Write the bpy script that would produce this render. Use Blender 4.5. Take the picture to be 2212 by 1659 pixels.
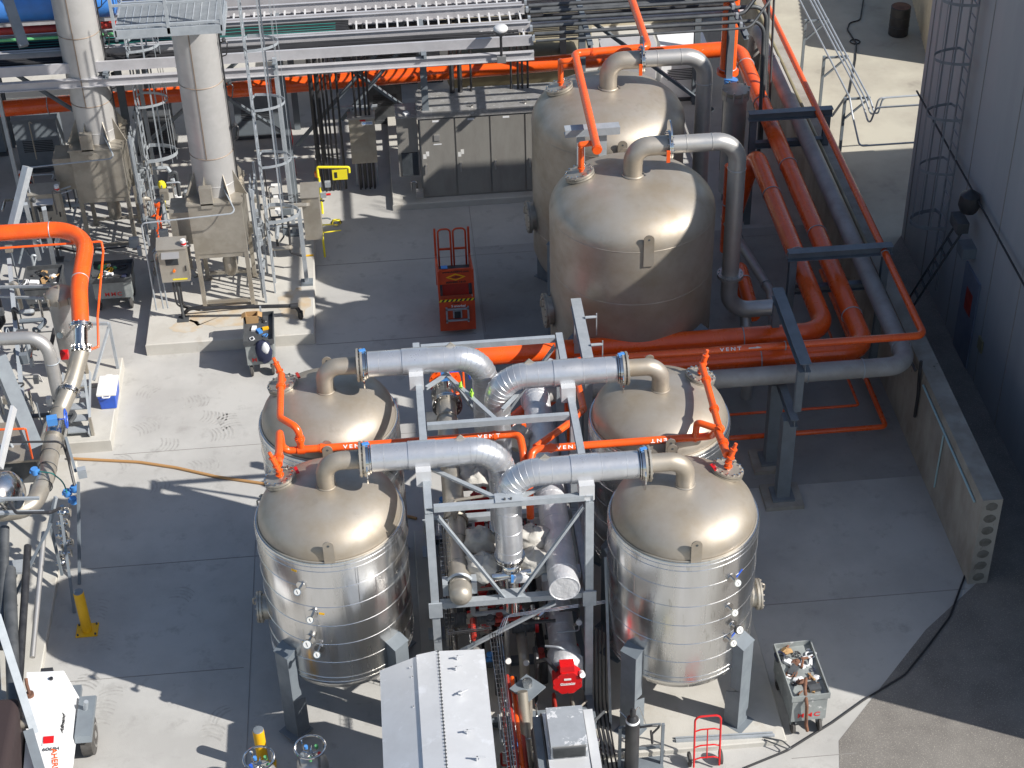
import bpy, bmesh, math, random
from mathutils import Vector, Matrix
random.seed(7)
for o in list(bpy.data.objects): bpy.data.objects.remove(o)
S = bpy.context.scene
COL = S.collection
PI = math.pi
# ------------------------------------------------------------------ camera
CAM_H, PITCH, ROLL, YAW, FPX = 22.974, 37.3736, -1.6655, 4.0684, 3770.0
_y, _t, _r = map(math.radians, (YAW, PITCH, ROLL))
_F = Vector((math.sin(_y)*math.cos(_t), math.cos(_y)*math.cos(_t), -math.sin(_t)))
_R0 = Vector((math.cos(_y), -math.sin(_y), 0)); _U0 = _R0.cross(_F)
_R = _R0*math.cos(_r)+_U0*math.sin(_r); _U = -_R0*math.sin(_r)+_U0*math.cos(_r)
CP = Vector((0, 0, CAM_H))
cd = bpy.data.cameras.new('camera'); cam = bpy.data.objects.new('camera', cd); COL.objects.link(cam)
cd.sensor_width = 36; cd.lens = 61.36; cd.clip_end = 1000
m = Matrix((_R, _U, -_F)).transposed().to_4x4(); m.translation = CP; cam.matrix_world = m
S.camera = cam
# ------------------------------------------------------------------ light
SUN_AZ, SUN_EL = 117.0, 39.0
W = bpy.data.worlds.new("World"); S.world = W; W.use_nodes = True
nt = W.node_tree; bg = nt.nodes['Background']; sky = nt.nodes.new('ShaderNodeTexSky')
sky.sky_type = 'NISHITA'; sky.sun_disc = False
sky.sun_elevation = math.radians(SUN_EL); sky.sun_rotation = math.radians(SUN_AZ)
nt.links.new(sky.outputs[0], bg.inputs[0]); bg.inputs[1].default_value = 0.095
sl = bpy.data.lights.new('sun', 'SUN'); so = bpy.data.objects.new('sun', sl); COL.objects.link(so)
sl.energy = 5.0; sl.angle = math.radians(0.5); sl.color = (1, .965, .91)
_a, _e = math.radians(SUN_AZ), math.radians(SUN_EL)
SV = Vector((math.sin(_a)*math.cos(_e), math.cos(_a)*math.cos(_e), math.sin(_e)))
so.rotation_euler = SV.to_track_quat('Z', 'Y').to_euler(); so.location = (30, -20, 40)
vs = S.view_settings
vs.view_transform = 'Standard'; vs.look = 'None'; vs.gamma = 1; vs.exposure = 0.38; vs.use_curve_mapping = False
# survey helpers: a sight line from the camera point met with a real level or a real wall plane
def _ray(px, py): return _F+_R*((px-1106)/FPX)-_U*((py-829.5)/FPX)
def G(px, py, h=0.0):
    d = _ray(px, py); return CP+d*((h-CAM_H)/d.z)
def GY(px, py, Y):
    d = _ray(px, py); return CP+d*(Y/d.y)
def GX(px, py, X):
    d = _ray(px, py); return CP+d*(X/d.x)
V = Vector
# ------------------------------------------------------------------ materials
def N(t, typ, **k):
    n = t.nodes.new(typ)
    for a, b in k.items():
        if a in n.inputs: n.inputs[a].default_value = b
        else: setattr(n, a, b)
    return n
def mat(name, c1, rough=.5, metal=0., c2=None, ns=2.0, c3=None, ns3=14.0, bump=0., bs=30., stretch=None, rvar=.1, coat=0., th=(.4, .62), th3=(.55,.7)):
    M = bpy.data.materials.new(name); M.use_nodes = True; t = M.node_tree; b = t.nodes['Principled BSDF']
    L = t.links.new
    g = N(t, 'ShaderNodeNewGeometry'); mp = N(t, 'ShaderNodeMapping'); L(g.outputs['Position'], mp.inputs[0])
    if stretch: mp.inputs['Scale'].default_value = stretch
    col = None
    rgb = N(t, 'ShaderNodeRGB'); rgb.outputs[0].default_value = (*c1, 1); col = rgb.outputs[0]
    n1 = N(t, 'ShaderNodeTexNoise', Scale=ns, Detail=7.0, Roughness=.6); L(mp.outputs[0], n1.inputs['Vector'])
    r1 = N(t, 'ShaderNodeMapRange'); r1.inputs['From Min'].default_value = th[0]; r1.inputs['From Max'].default_value = th[1]; L(n1.outputs[0], r1.inputs[0])
    if c2:
        mx = N(t, 'ShaderNodeMix', data_type='RGBA'); L(r1.outputs[0], mx.inputs[0]); L(col, mx.inputs[6]); mx.inputs[7].default_value = (*c2, 1); col = mx.outputs[2]
    if c3:
        n3 = N(t, 'ShaderNodeTexNoise', Scale=ns3, Detail=4.0, Roughness=.7); L(mp.outputs[0], n3.inputs['Vector'])
        r3 = N(t, 'ShaderNodeMapRange'); r3.inputs['From Min'].default_value = th3[0]; r3.inputs['From Max'].default_value = th3[1]; L(n3.outputs[0], r3.inputs[0])
        mx = N(t, 'ShaderNodeMix', data_type='RGBA'); L(r3.outputs[0], mx.inputs[0]); L(col, mx.inputs[6]); mx.inputs[7].default_value = (*c3, 1); col = mx.outputs[2]
    L(col, b.inputs['Base Color'])
    rr = N(t, 'ShaderNodeMapRange'); rr.inputs['From Min'].default_value = .3; rr.inputs['From Max'].default_value = .7
    rr.inputs['To Min'].default_value = max(.03, rough-rvar); rr.inputs['To Max'].default_value = min(1, rough+rvar)
    L(n1.outputs[0], rr.inputs[0]); L(rr.outputs[0], b.inputs['Roughness'])
    b.inputs['Metallic'].default_value = metal
    if coat: b.inputs['Coat Weight'].default_value = coat
    if bump:
        nb = N(t, 'ShaderNodeTexNoise', Scale=bs, Detail=4.0); L(mp.outputs[0], nb.inputs['Vector'])
        bp = N(t, 'ShaderNodeBump', Strength=1.0, Distance=bump); L(nb.outputs[0], bp.inputs['Height']); L(bp.outputs[0], b.inputs['Normal'])
    return M
M = {}
M['conc'] = mat('yard_concrete', (.45,.44,.415), .9, c2=(.375,.365,.345), ns=.55, c3=(.33,.32,.30), ns3=2.3, th3=(.56,.74), bump=.004, bs=60)
M['pad'] = mat('pad_concrete', (.50,.48,.435), .9, c2=(.44,.42,.375), ns=1.3, c3=(.40,.36,.3), ns3=1.1, th3=(.6,.75), bump=.004, bs=50)
M['wallc'] = mat('wall_concrete', (.36,.34,.30), .9, c2=(.26,.235,.2), ns=1.4, c3=(.08,.06,.05), ns3=4, th3=(.68,.74), stretch=(1,1,.5), bump=.006, bs=20)
M['court'] = mat('court_concrete', (.45,.42,.34), .9, c2=(.36,.33,.27), ns=.5, c3=(.2,.18,.15), ns3=.5, th3=(.6,.8))
M['asph'] = mat('asphalt', (.21,.195,.175), .95, c2=(.165,.152,.138), ns=1.2, c3=(.34,.31,.27), ns3=42, th3=(.56,.64), bump=.01, bs=90)
M['darkline'] = mat('joint_filler', (.25,.24,.225), .95)
M['mark'] = mat('rubber_mark', (.33,.32,.30), .95, c2=(.42,.41,.385), ns=6)
M['bld'] = mat('wall_panel', (.33,.345,.365), .6, c2=(.29,.305,.325), ns=.8, stretch=(1,1,.15))
M['blueg'] = mat('blue_grey_paint', (.17,.2,.26), .6, c2=(.13,.15,.2), ns=1)
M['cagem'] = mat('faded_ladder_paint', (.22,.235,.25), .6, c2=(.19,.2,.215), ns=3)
M['core'] = mat('hollow_core_shade', (.17,.16,.14), .9, c2=(.13,.12,.1), ns=6)
M['pale'] = mat('pale_blue_conduit', (.35,.5,.52), .5)
M['rungm'] = mat('pale_tray_rung', (.62,.61,.60), .5)
M['matp'] = mat('matt_grey_pipe', (.36,.35,.335), .55, .15, c2=(.30,.285,.265), ns=2.5)
M['domes'] = mat('weathered_stainless', (.43,.39,.335), .49, .52, c2=(.335,.285,.22), ns=1.3, c3=(.33,.29,.24), ns3=3.2, th3=(.6,.78), bump=.0012, bs=5, rvar=.08, th=(.38,.66))
M['ss'] = mat('brushed_stainless', (.47,.46,.445), .42, .6, c2=(.42,.405,.385), ns=3, bump=.0005, bs=30)
M['sst'] = mat('tan_stainless', (.46,.425,.365), .45, .6, c2=(.36,.325,.27), ns=2)
M['clad'] = mat('aluminium_cladding', (.66,.67,.69), .33, .72, c2=(.56,.565,.58), ns=2.6, bump=.006, bs=3.0, rvar=.09, c3=(.46,.46,.45), ns3=16, th3=(.60,.75))
M['shell'] = mat('aluminium_jacket', (.74,.735,.73), .23, .96, c2=(.64,.63,.605), ns=1.6, bump=.016, bs=2.3, stretch=(1,1,.16), rvar=.08, c3=(.42,.4,.36), ns3=9, th3=(.6,.72))
M['shine'] = mat('polished_steel', (.72,.71,.69), .14, 1.0, c2=(.6,.58,.55), ns=6)
M['galv'] = mat('galvanised_steel', (.42,.45,.475), .5, .3, c2=(.35,.38,.405), ns=5)
M['rack'] = mat('rack_steel', (.50,.49,.50), .55, .2, c2=(.42,.41,.42), ns=2)
M['gpaint'] = mat('grey_painted_steel', (.17,.195,.215), .5, 0, c2=(.145,.165,.185), ns=3)
M['dkgrey'] = mat('dark_grey_steel', (.10,.105,.11), .55, .2, c2=(.06,.065,.07), ns=3)
M['black'] = mat('black_coated_pipe', (.025,.025,.028), .4, 0, c2=(.04,.04,.042), ns=4)
M['cable'] = mat('black_cable', (.02,.02,.022), .6)
M['teal'] = mat('teal_cable', (.03,.22,.19), .5)
M['green'] = mat('green_cable', (.12,.4,.16), .5)
M['bluecab'] = mat('blue_cable', (.12,.25,.6), .5)
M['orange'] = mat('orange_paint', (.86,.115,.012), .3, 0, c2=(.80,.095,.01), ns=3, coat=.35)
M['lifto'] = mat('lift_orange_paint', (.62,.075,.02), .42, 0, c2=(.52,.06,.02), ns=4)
M['yellow'] = mat('yellow_paint', (.85,.47,.01), .5, 0, c2=(.78,.41,.01), ns=4)
M['yell2'] = mat('safety_yellow', (.85,.72,.03), .5)
M['lime'] = mat('lime_tape', (.45,.85,.08), .5)
M['red'] = mat('red_paint', (.62,.01,.012), .35, coat=.2, c2=(.54,.01,.012), ns=3)
M['dred'] = mat('faded_red_paint', (.4,.03,.02), .5, c2=(.3,.03,.02), ns=5)
M['blue'] = mat('blue_plastic', (.03,.11,.55), .4, c2=(.03,.09,.45), ns=4)
M['bluev'] = mat('valve_blue', (.07,.25,.6), .45)
M['cyan'] = mat('blue_tank_paint', (.05,.22,.62), .45, c2=(.05,.18,.5), ns=2)
M['white'] = mat('white_paint', (.8,.8,.8), .4, c2=(.72,.72,.72), ns=3)
M['wplas'] = mat('white_plastic', (.72,.71,.68), .5, c2=(.7,.66,.56), ns=3, th=(.55,.8))
M['blanket'] = mat('insulation_cloth', (.50,.48,.44), .8, c2=(.42,.40,.36), ns=4, bump=.03, bs=7)
M['silverb'] = mat('silver_cloth', (.64,.64,.65), .45, .35, c2=(.55,.55,.56), ns=4, bump=.02, bs=9)
M['sheet'] = mat('galvanised_sheet', (.66,.665,.67), .45, .3, c2=(.60,.605,.61), ns=2, c3=(.75,.76,.78), ns3=2.2, th3=(.58,.7))
M['sheet2'] = mat('white_stained_sheet', (.46,.48,.50), .45, .4, c2=(.40,.42,.44), ns=4, c3=(.80,.80,.80), ns3=3.2, th3=(.54,.58))
M['rubber'] = mat('tyre_rubber', (.06,.055,.05), .8, c2=(.09,.085,.08), ns=8)
M['card'] = mat('cardboard', (.45,.28,.13), .85, c2=(.38,.23,.1), ns=4)
M['jobbox'] = mat('grey_job_box', (.28,.30,.29), .5, c2=(.22,.235,.23), ns=4, c3=(.55,.55,.54), ns3=9, th3=(.62,.7))
M['rust'] = mat('brown_rust', (.2,.09,.05), .8, c2=(.12,.06,.04), ns=6)
M['hose'] = mat('tan_hose', (.42,.23,.09), .6)
M['tanwall'] = mat('beige_sheet', (.52,.47,.35), .7, c2=(.45,.40,.3), ns=2)
M['olive'] = mat('olive_steel', (.25,.22,.13), .5, c2=(.2,.17,.1), ns=2)
M['brown'] = mat('dark_brown_tarp', (.035,.022,.022), .8)
M['glass'] = mat('dark_screen', (.03,.035,.04), .15)
M['navy'] = mat('navy_cloth', (.02,.025,.06), .85)
M['amber'] = mat('amber_lens', (.85,.18,.01), .2)
M['gfan'] = mat('louvre_grey', (.18,.18,.18), .6)
M['tread'] = mat('stripe_black', (.03,.03,.03), .6)
# ------------------------------------------------------------------ mesh builder
ORG = {}
def rotz(a): return Matrix.Rotation(a, 3, 'Z')
class MB:
    def __init__(s): s.v = []; s.f = []
    def add(s, vs, fs):
        k = len(s.v); s.v += [Vector(p) for p in vs]; s.f += [tuple(i+k for i in f) for f in fs]; return s
    def hexa(s, p): return s.add(p, [(0,3,2,1),(4,5,6,7),(0,1,5,4),(1,2,6,5),(2,3,7,6),(3,0,4,7)])
    def box(s, x0, x1, y0, y1, z0, z1):
        return s.hexa([(x0,y0,z0),(x1,y0,z0),(x1,y1,z0),(x0,y1,z0),(x0,y0,z1),(x1,y0,z1),(x1,y1,z1),(x0,y1,z1)])
    def obox(s, c, size, R=None):
        hx, hy, hz = [a/2 for a in size]; R = R or Matrix.Identity(3)
        return s.hexa([V(c)+R@V(q) for q in [(-hx,-hy,-hz),(hx,-hy,-hz),(hx,hy,-hz),(-hx,hy,-hz),(-hx,-hy,hz),(hx,-hy,hz),(hx,hy,hz),(-hx,hy,hz)]])
    def bar(s, a, b, w, h, up=(0,0,1)):
        a, b = V(a), V(b); d = (b-a).normalized(); u = V(up)
        if abs(d.dot(u)) > .97: u = V((0,1,0))
        x = d.cross(u).normalized(); u = x.cross(d)
        return s.hexa([a-x*w/2-u*h/2, a+x*w/2-u*h/2, b+x*w/2-u*h/2, b-x*w/2-u*h/2, a-x*w/2+u*h/2, a+x*w/2+u*h/2, b+x*w/2+u*h/2, b-x*w/2+u*h/2])
    def ibeam(s, a, b, w, h, t=.012, up=(0,0,1)):
        a, b = V(a), V(b); d = (b-a).normalized(); u = V(up)
        if abs(d.dot(u)) > .97: u = V((0,1,0))
        x = d.cross(u).normalized(); u = x.cross(d)
        s.bar(a+u*(h/2-t/2), b+u*(h/2-t/2), w, t, u); s.bar(a-u*(h/2-t/2), b-u*(h/2-t/2), w, t, u)
        return s.bar(a, b, t, h-2*t-.001, u)
    def chan(s, a, b, w, h, t=.012, up=(0,0,1), side=1):
        a, b = V(a), V(b); d = (b-a).normalized(); u = V(up); x = d.cross(u).normalized(); u = x.cross(d)
        s.bar(a+x*(w/2-t/2)*side, b+x*(w/2-t/2)*side, t, h, u)
        s.bar(a+u*(h/2-t/2)-x*t/2*side, b+u*(h/2-t/2)-x*t/2*side, w-t-.002, t, u)
        return s.bar(a-u*(h/2-t/2)-x*t/2*side, b-u*(h/2-t/2)-x*t/2*side, w-t-.002, t, u)
    def ring(s, c, ax, r, n=16, ref=None):
        ax = V(ax).normalized(); e = ref or (V((0,0,1)) if abs(ax.z) < .9 else V((1,0,0)))
        e = (e-ax*e.dot(ax)).normalized(); g = ax.cross(e)
        return [V(c)+e*(r*math.cos(2*PI*i/n))+g*(r*math.sin(2*PI*i/n)) for i in range(n)]
    def cyl(s, a, b, r, r1=None, n=16, cap=True):
        a, b = V(a), V(b); ax = b-a; r1 = r if r1 is None else r1
        v = s.ring(a, ax, r, n)+s.ring(b, ax, r1, n)
        f = [(i, (i+1) % n, n+(i+1) % n, n+i) for i in range(n)]
        if cap: f += [tuple(reversed(range(n))), tuple(range(n, 2*n))]
        return s.add(v, f)
    def lathe(s, c, prof, n=48, ax=(0,0,1), cap=True):
        ax = V(ax).normalized(); c = V(c); v = []
        for r, z in prof: v += s.ring(c+ax*z, ax, max(r, .0005), n)
        f = []
        for k in range(len(prof)-1):
            f += [(k*n+i, k*n+(i+1) % n, (k+1)*n+(i+1) % n, (k+1)*n+i) for i in range(n)]
        if cap: f += [tuple(reversed(range(n))), tuple(range((len(prof)-1)*n, len(prof)*n))]
        return s.add(v, f)
    def torus(s, c, ax, R, r, n=24, k=6, arc=None):
        ax = V(ax).normalized(); c = V(c); e = V((0,0,1)) if abs(ax.z) < .9 else V((1,0,0)); e = (e-ax*e.dot(ax)).normalized(); g = ax.cross(e)
        v = []
        for i in range(n):
            a = 2*PI*i/n; d = e*math.cos(a)+g*math.sin(a)
            for j in range(k):
                b = 2*PI*j/k; v.append(c+d*(R+r*math.cos(b))+ax*(r*math.sin(b)))
        return s.add(v, [(i*k+j, ((i+1) % n)*k+j, ((i+1) % n)*k+(j+1) % k, i*k+(j+1) % k) for i in range(n) for j in range(k)])
    def sphere(s, c, r, n=12, sc=(1,1,1), jit=0.):
        v = []; f = []; c = V(c)
        for i in range(n//2+1):
            t = PI*i/(n//2)
            for j in range(n):
                p = 2*PI*j/n; q = 1+random.uniform(-jit, jit)
                v.append(c+V((math.sin(t)*math.cos(p)*r*sc[0]*q, math.sin(t)*math.sin(p)*r*sc[1]*q, math.cos(t)*r*sc[2]*q)))
        for i in range(n//2):
            for j in range(n): f.append((i*n+j, (i+1)*n+j, (i+1)*n+(j+1) % n, i*n+(j+1) % n))
        return s.add(v, f)
    def tube(s, pts, r, n=12, bend=None, cap=True, seams=None, sr=None):
        P = path(pts, bend or r*2.2); v = []; k = len(P)
        t0 = (P[1][0]-P[0][0]).normalized(); e = V((0,0,1)) if abs(t0.z) < .9 else V((1,0,0)); e = (e-t0*e.dot(t0)).normalized()
        al = 0; last = -9; prev = P[0][0]; rings = []
        for i, (p, bd) in enumerate(P):
            t = (P[min(i+1, k-1)][0]-P[max(i-1, 0)][0]).normalized(); e = (e-t*e.dot(t)).normalized(); g = t.cross(e)
            v += [p+e*(r*math.cos(2*PI*j/n))+g*(r*math.sin(2*PI*j/n)) for j in range(n)]
            if bd and seams: rings.append((p, t))
            if seams and i:
                seg = (p-prev).length; dr = (p-prev).normalized() if seg > 1e-6 else t
                if seg > seams: 
                    m_ = int(seg/seams); rings += [(prev+dr*(seg*(q+.5)/m_), dr) for q in range(m_)]
            prev = p
        f = [(a*n+j, a*n+(j+1) % n, (a+1)*n+(j+1) % n, (a+1)*n+j) for a in range(k-1) for j in range(n)]
        if cap: f += [tuple(reversed(range(n))), tuple(range((k-1)*n, k*n))]
        s.add(v, f)
        if seams:
            for p, t in rings: s.torus(p, t, r+.0005, sr or .008, n=max(n, 20), k=4)
        return s
    def build(s, name, m_, parent=None, flat=False, ang=35, label=None):
        me = bpy.data.meshes.new(name)
        if parent is not None: org = ORG[parent.name]
        else:
            xs = [p.x for p in s.v]; ys = [p.y for p in s.v]; zs = [p.z for p in s.v]
            org = V(((min(xs)+max(xs))/2, (min(ys)+max(ys))/2, min(zs)))
        me.from_pydata([tuple(p-org) for p in s.v], [], s.f); me.update()
        bm = bmesh.new(); bm.from_mesh(me); bmesh.ops.recalc_face_normals(bm, faces=bm.faces); bm.to_mesh(me); bm.free()
        me.materials.append(M[m_] if isinstance(m_, str) else m_)
        if not flat:
            me.shade_smooth()
            try: me.set_sharp_from_angle(angle=math.radians(ang))
            except Exception: pass
        o = bpy.data.objects.new(name, me); COL.objects.link(o); ORG[o.name] = org
        if parent is not None: o.parent = parent
        else: o.location = org
        if label: o['label'] = label
        return o
def path(pts, bend, step=9):
    pts = [V(p) for p in pts]; out = [(pts[0], False)]
    for i in range(1, len(pts)-1):
        a, b, c = pts[i-1], pts[i], pts[i+1]; d1 = (b-a); d2 = (c-b); l1, l2 = d1.length, d2.length; d1.normalize(); d2.normalize()
        ang = d1.angle(d2)
        if ang < .05: out.append((b, False)); continue
        t = min(bend*math.tan(ang/2), l1*.48, l2*.48); R = t/math.tan(ang/2)
        n_ = max(2, int(math.degrees(ang)/step)); ax = d1.cross(d2).normalized(); st = b-d1*t
        cen = st+ax.cross(d1)*R
        for q in range(n_+1):
            rot = Matrix.Rotation(ang*q/n_, 3, ax); out.append((cen+rot@(st-cen), True))
    out.append((pts[-1], False)); return out
def tag(o, label=None, cat=None, group=None, kind=None):
    if label: o['label'] = label
    if cat: o['category'] = cat
    if group: o['group'] = group
    if kind: o['kind'] = kind
    return o
def thing(name, loc, label, cat, group=None):
    o = bpy.data.objects.new(name, None); COL.objects.link(o); o.location = loc; o.empty_display_size = .2
    ORG[o.name] = V(loc); return tag(o, label, cat, group)
def dup(root, dloc, label, group=None, rz=None):
    c = root.copy(); COL.objects.link(c); c.location = root.location+V(dloc); c['label'] = label
    if rz is not None: c.rotation_euler = (0,0,rz)
    if group: c['group'] = group
    def rec(o, p):
        for ch in [x for x in bpy.data.objects if x.parent == o and x not in made]:
            k = ch.copy(); COL.objects.link(k); k.parent = p; made.add(k); rec(ch, k)
    made = set(); rec(root, c); return c
def text(name, s, size, loc, R, m_, parent, ext=.002, sx=1.0, sp=1.0):
    cu = bpy.data.curves.new(name, 'FONT'); cu.body = s; cu.size = size; cu.extrude = ext; cu.align_x = 'CENTER'; cu.align_y = 'CENTER'; cu.offset = size*.022; cu.space_character = sp
    tmp = bpy.data.objects.new('tmp', cu); COL.objects.link(tmp)
    dg = bpy.context.evaluated_depsgraph_get(); me = bpy.data.meshes.new_from_object(tmp.evaluated_get(dg)); bpy.data.objects.remove(tmp)
    me.name = name; me.materials.clear(); me.materials.append(M[m_])
    me.transform((R.to_4x4())@Matrix.Diagonal((sx,1,1,1))); me.transform(Matrix.Translation(V(loc)-ORG[parent.name]))
    o = bpy.data.objects.new(name, me); COL.objects.link(o); o.parent = parent; ORG[o.name] = ORG[parent.name]; return o
def frame(xa, ya):          # rotation whose columns are x, y, z=x cross y
    x = V(xa).normalized(); y = V(ya).normalized(); z = x.cross(y).normalized(); y = z.cross(x)
    return Matrix((x, y, z)).transposed()
def struct(mb, name, m_, **k):
    o = mb.build(name, m_, **k); o['kind'] = 'structure'; return o
# ================================================================== GROUND
struct(MB().add([(-150,-60,0),(150,-60,0),(150,220,0),(-150,220,0)], [(0,1,2,3)]), 'ground', 'conc')
a1, a2, a3 = G(1812,1600), G(2000,1360), G(2120,1250)
struct(MB().add([(6.55,17.0,.004),(60,-40,.004),(60,60,.004),(10.43,60,.004),(10.43,22.9,.004),(a3.x,a3.y,.004),(a2.x,a2.y,.004),(a1.x,a1.y,.004),(6.6,18.6,.004)],
       [tuple(range(9))]), 'asphalt_road', 'asph')
struct(MB().add([(10.43,32.5,.008),(12.0,34.76,.008),(40,34.76,.008),(40,70,.008),(10.43,70,.008)], [(0,1,2,3,4)]), 'courtyard_paving', 'court')
j = MB()
def jx(y, x0, x1): j.box(x0, x1, y-.006, y+.006, .0, .006)
def jy(x, y0, y1): j.box(x-.006, x+.006, y0, y1, .0, .0065)
for p, x0, x1 in (((403,971), -6.3, 0), ((295,1221), -7.2, -2.7), ((403,1452), -6.9, -3.4), ((809,566), -2.1, 10), ((809,736), -2.1, 1.5), ((1753,1299), 5.9, 10), ((1753,1635), 5.9, 7)):
    jx(G(*p).y, x0, x1)
jy(G(1013,445).x, 32, 38); jy(G(541,1430).x, 17, 25.6); jy(G(945,738).x, 26, 31.5)
struct(j, 'ground_joints', 'darkline')
tm = MB()
def chev(c, a, n, w, sp):
    for i in range(n):
        p = V((c.x+math.cos(a)*i*sp, c.y+math.sin(a)*i*sp, .003)); L = random.uniform(.8, 1.1)
        for sgn in (-1, 1):
            pts = []
            for k in range(6):
                u = k/5*w/2*sgn; q = V((-math.sin(a)*u-math.cos(a)*(u*u)*1.6*L, math.cos(a)*u-math.sin(a)*(u*u)*1.6*L, 0)); pts.append(p+q)
            for k in range(5):
                t = V((math.cos(a), math.sin(a), 0))*.02*random.uniform(.5, 1.2); tm.add([pts[k]-t, pts[k+1]-t, pts[k+1]+t, pts[k]+t], [(0,1,2,3)])
for (px, py, a, n) in ((400,870,.1,7),(300,930,.5,6),(440,900,-.3,7),(330,850,2.6,5),(460,940,.2,6),(350,960,-.2,5),(260,1000,.6,4),(420,1010,.3,7),(500,920,1.9,6),(205,1330,1.4,6),(390,1290,1.2,4),(220,1400,1.5,5),(330,1050,.2,5),(215,1560,1.45,7),(185,1480,1.2,4),(455,1590,1.3,4),(240,1500,1.7,3),(480,1545,2.4,3)):
    chev(G(px, py), a, n, .42, .085)
tag(tm.build('tyre_marks', 'mark', flat=True), 'faint curved black tyre scuffs scattered over the concrete yard', 'tyre marks', kind='stuff')
M['conc2'] = mat('older_concrete', (.33,.325,.31), .9, c2=(.28,.275,.26), ns=.7, c3=(.24,.235,.22), ns3=2.5, th3=(.56,.74), bump=.004, bs=60)
p = G(1020,534); struct(MB().box(p.x,10.05,26.0,p.y,.001,.0035), 'ground_slab', 'conc2', flat=True)
# pads
def slab(name, x0, x1, y0, y1, h, label, m_='pad'):
    b = MB(); e = .02
    b.hexa([(x0,y0,0),(x1,y0,0),(x1,y1,0),(x0,y1,0),(x0,y0,h-e),(x1,y0,h-e),(x1,y1,h-e),(x0,y1,h-e)])
    b.hexa([(x0,y0,h-e),(x1,y0,h-e),(x1,y1,h-e),(x0,y1,h-e),(x0+e,y0+e,h),(x1-e,y0+e,h),(x1-e,y1-e,h),(x0+e,y1-e,h)])
    return tag(b.build(name, m_, flat=True), label, 'concrete pad')
slab('concrete_pad', -5.87, -2.12, 32.0, 40, .3, 'raised concrete pad with rust stains under the furnaces and exhaust stacks')
slab('concrete_pad', -12, -6.33, 28.7, 31.6, .3, 'raised concrete pad carrying the blue and white cooler and steel steps')
slab('concrete_pad', -.2, 5.87, 19.4, 25.4, .12, 'low concrete pad under the front right tank with a chipped white edge')
slab('concrete_pad', -.19, 6.2, 37.45, 43, .17, 'low concrete pad under the stainless electrical cabinets')
slab('concrete_pad', -12, -7.0, 14, 28.3, .14, 'narrow concrete plinth beneath the stainless piping beside the trailer')
# retaining wall + building
def tri_wall():
    t = thing('retaining_wall', (10.25,23,0), 'long low concrete retaining wall running beside the orange pipes, dark stains on its face', 'retaining wall')
    MB().hexa([(10.05,22.85,0),(10.42,22.85,0),(10.42,60,0),(10.05,60,0),(10.05,22.85,2.07),(10.42,22.85,2.07),(10.42,60,2.07),(10.05,60,2.07)]).build('wall_face', 'wallc', t, flat=True)
    b = MB()
    for i in range(7): MB().sphere((10.235,22.85,.17+i*.29), .115, 14, (1,.06,.85), .08).build('block_core', 'core', t)
    MB().tube([GX(1994,832,10.02), GX(2040,936,10.02), GX(2105,1084,10.02)], .022, 6).build('conduit', 'pale', t)
    MB().tube([GX(2038,940,10.02), GX(2018,1052,10.02)], .018, 6).build('conduit', 'pale', t)
    MB().tube([GX(1990,780,10.0), GX(1986,810,9.99), GX(1983,853,10.0), GX(1976,900,10.0)], .035, 6).build('hanging_cable', 'black', t)
tri_wall()
t = thing('warehouse_building', (16,26,0), 'tall blue grey metal clad warehouse in deep shade along the right side', 'building')
MB().box(12.0,40,21.3,32.1,0,11.0).build('wall', 'bld', t, flat=True)
MB().box(12.003,40,32.101,34.75,0,7.3).build('far_wall', 'bld', t, flat=True)  # top out of view, height lowered to shape the courtyard shadow
MB().box(12.004,40,18.0,21.29,0,8.2).build('shadow_step_wall', 'bld', t, flat=True)  # unseen near step, shaped as an occluder for the yard's shadow edge
b = MB()
for y in (19.2,20.9,23.1,25.0,27.4,28.9,31.0,33.0,34.5): b.box(11.99,12.004,y-.012,y+.012,0,8.1 if y < 21 else 7.2 if y > 32.1 else 10.9)
b.build('panel_seam', 'darkline', t, flat=True)
d = MB().box(11.955,12.0,29.35,30.3,.02,2.2).build('door', 'blueg', t, flat=True)
MB().box(11.948,11.954,29.6,30.0,1.2,1.75).build('door_sign', 'dred', d, flat=True)
MB().box(11.96,11.995,28.7,28.95,.9,1.2).build('notice', 'olive', t, flat=True)
lb = MB().box(11.7,12.0,29.9,30.3,2.5,2.75).build('wall_light', 'gpaint', t)
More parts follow.
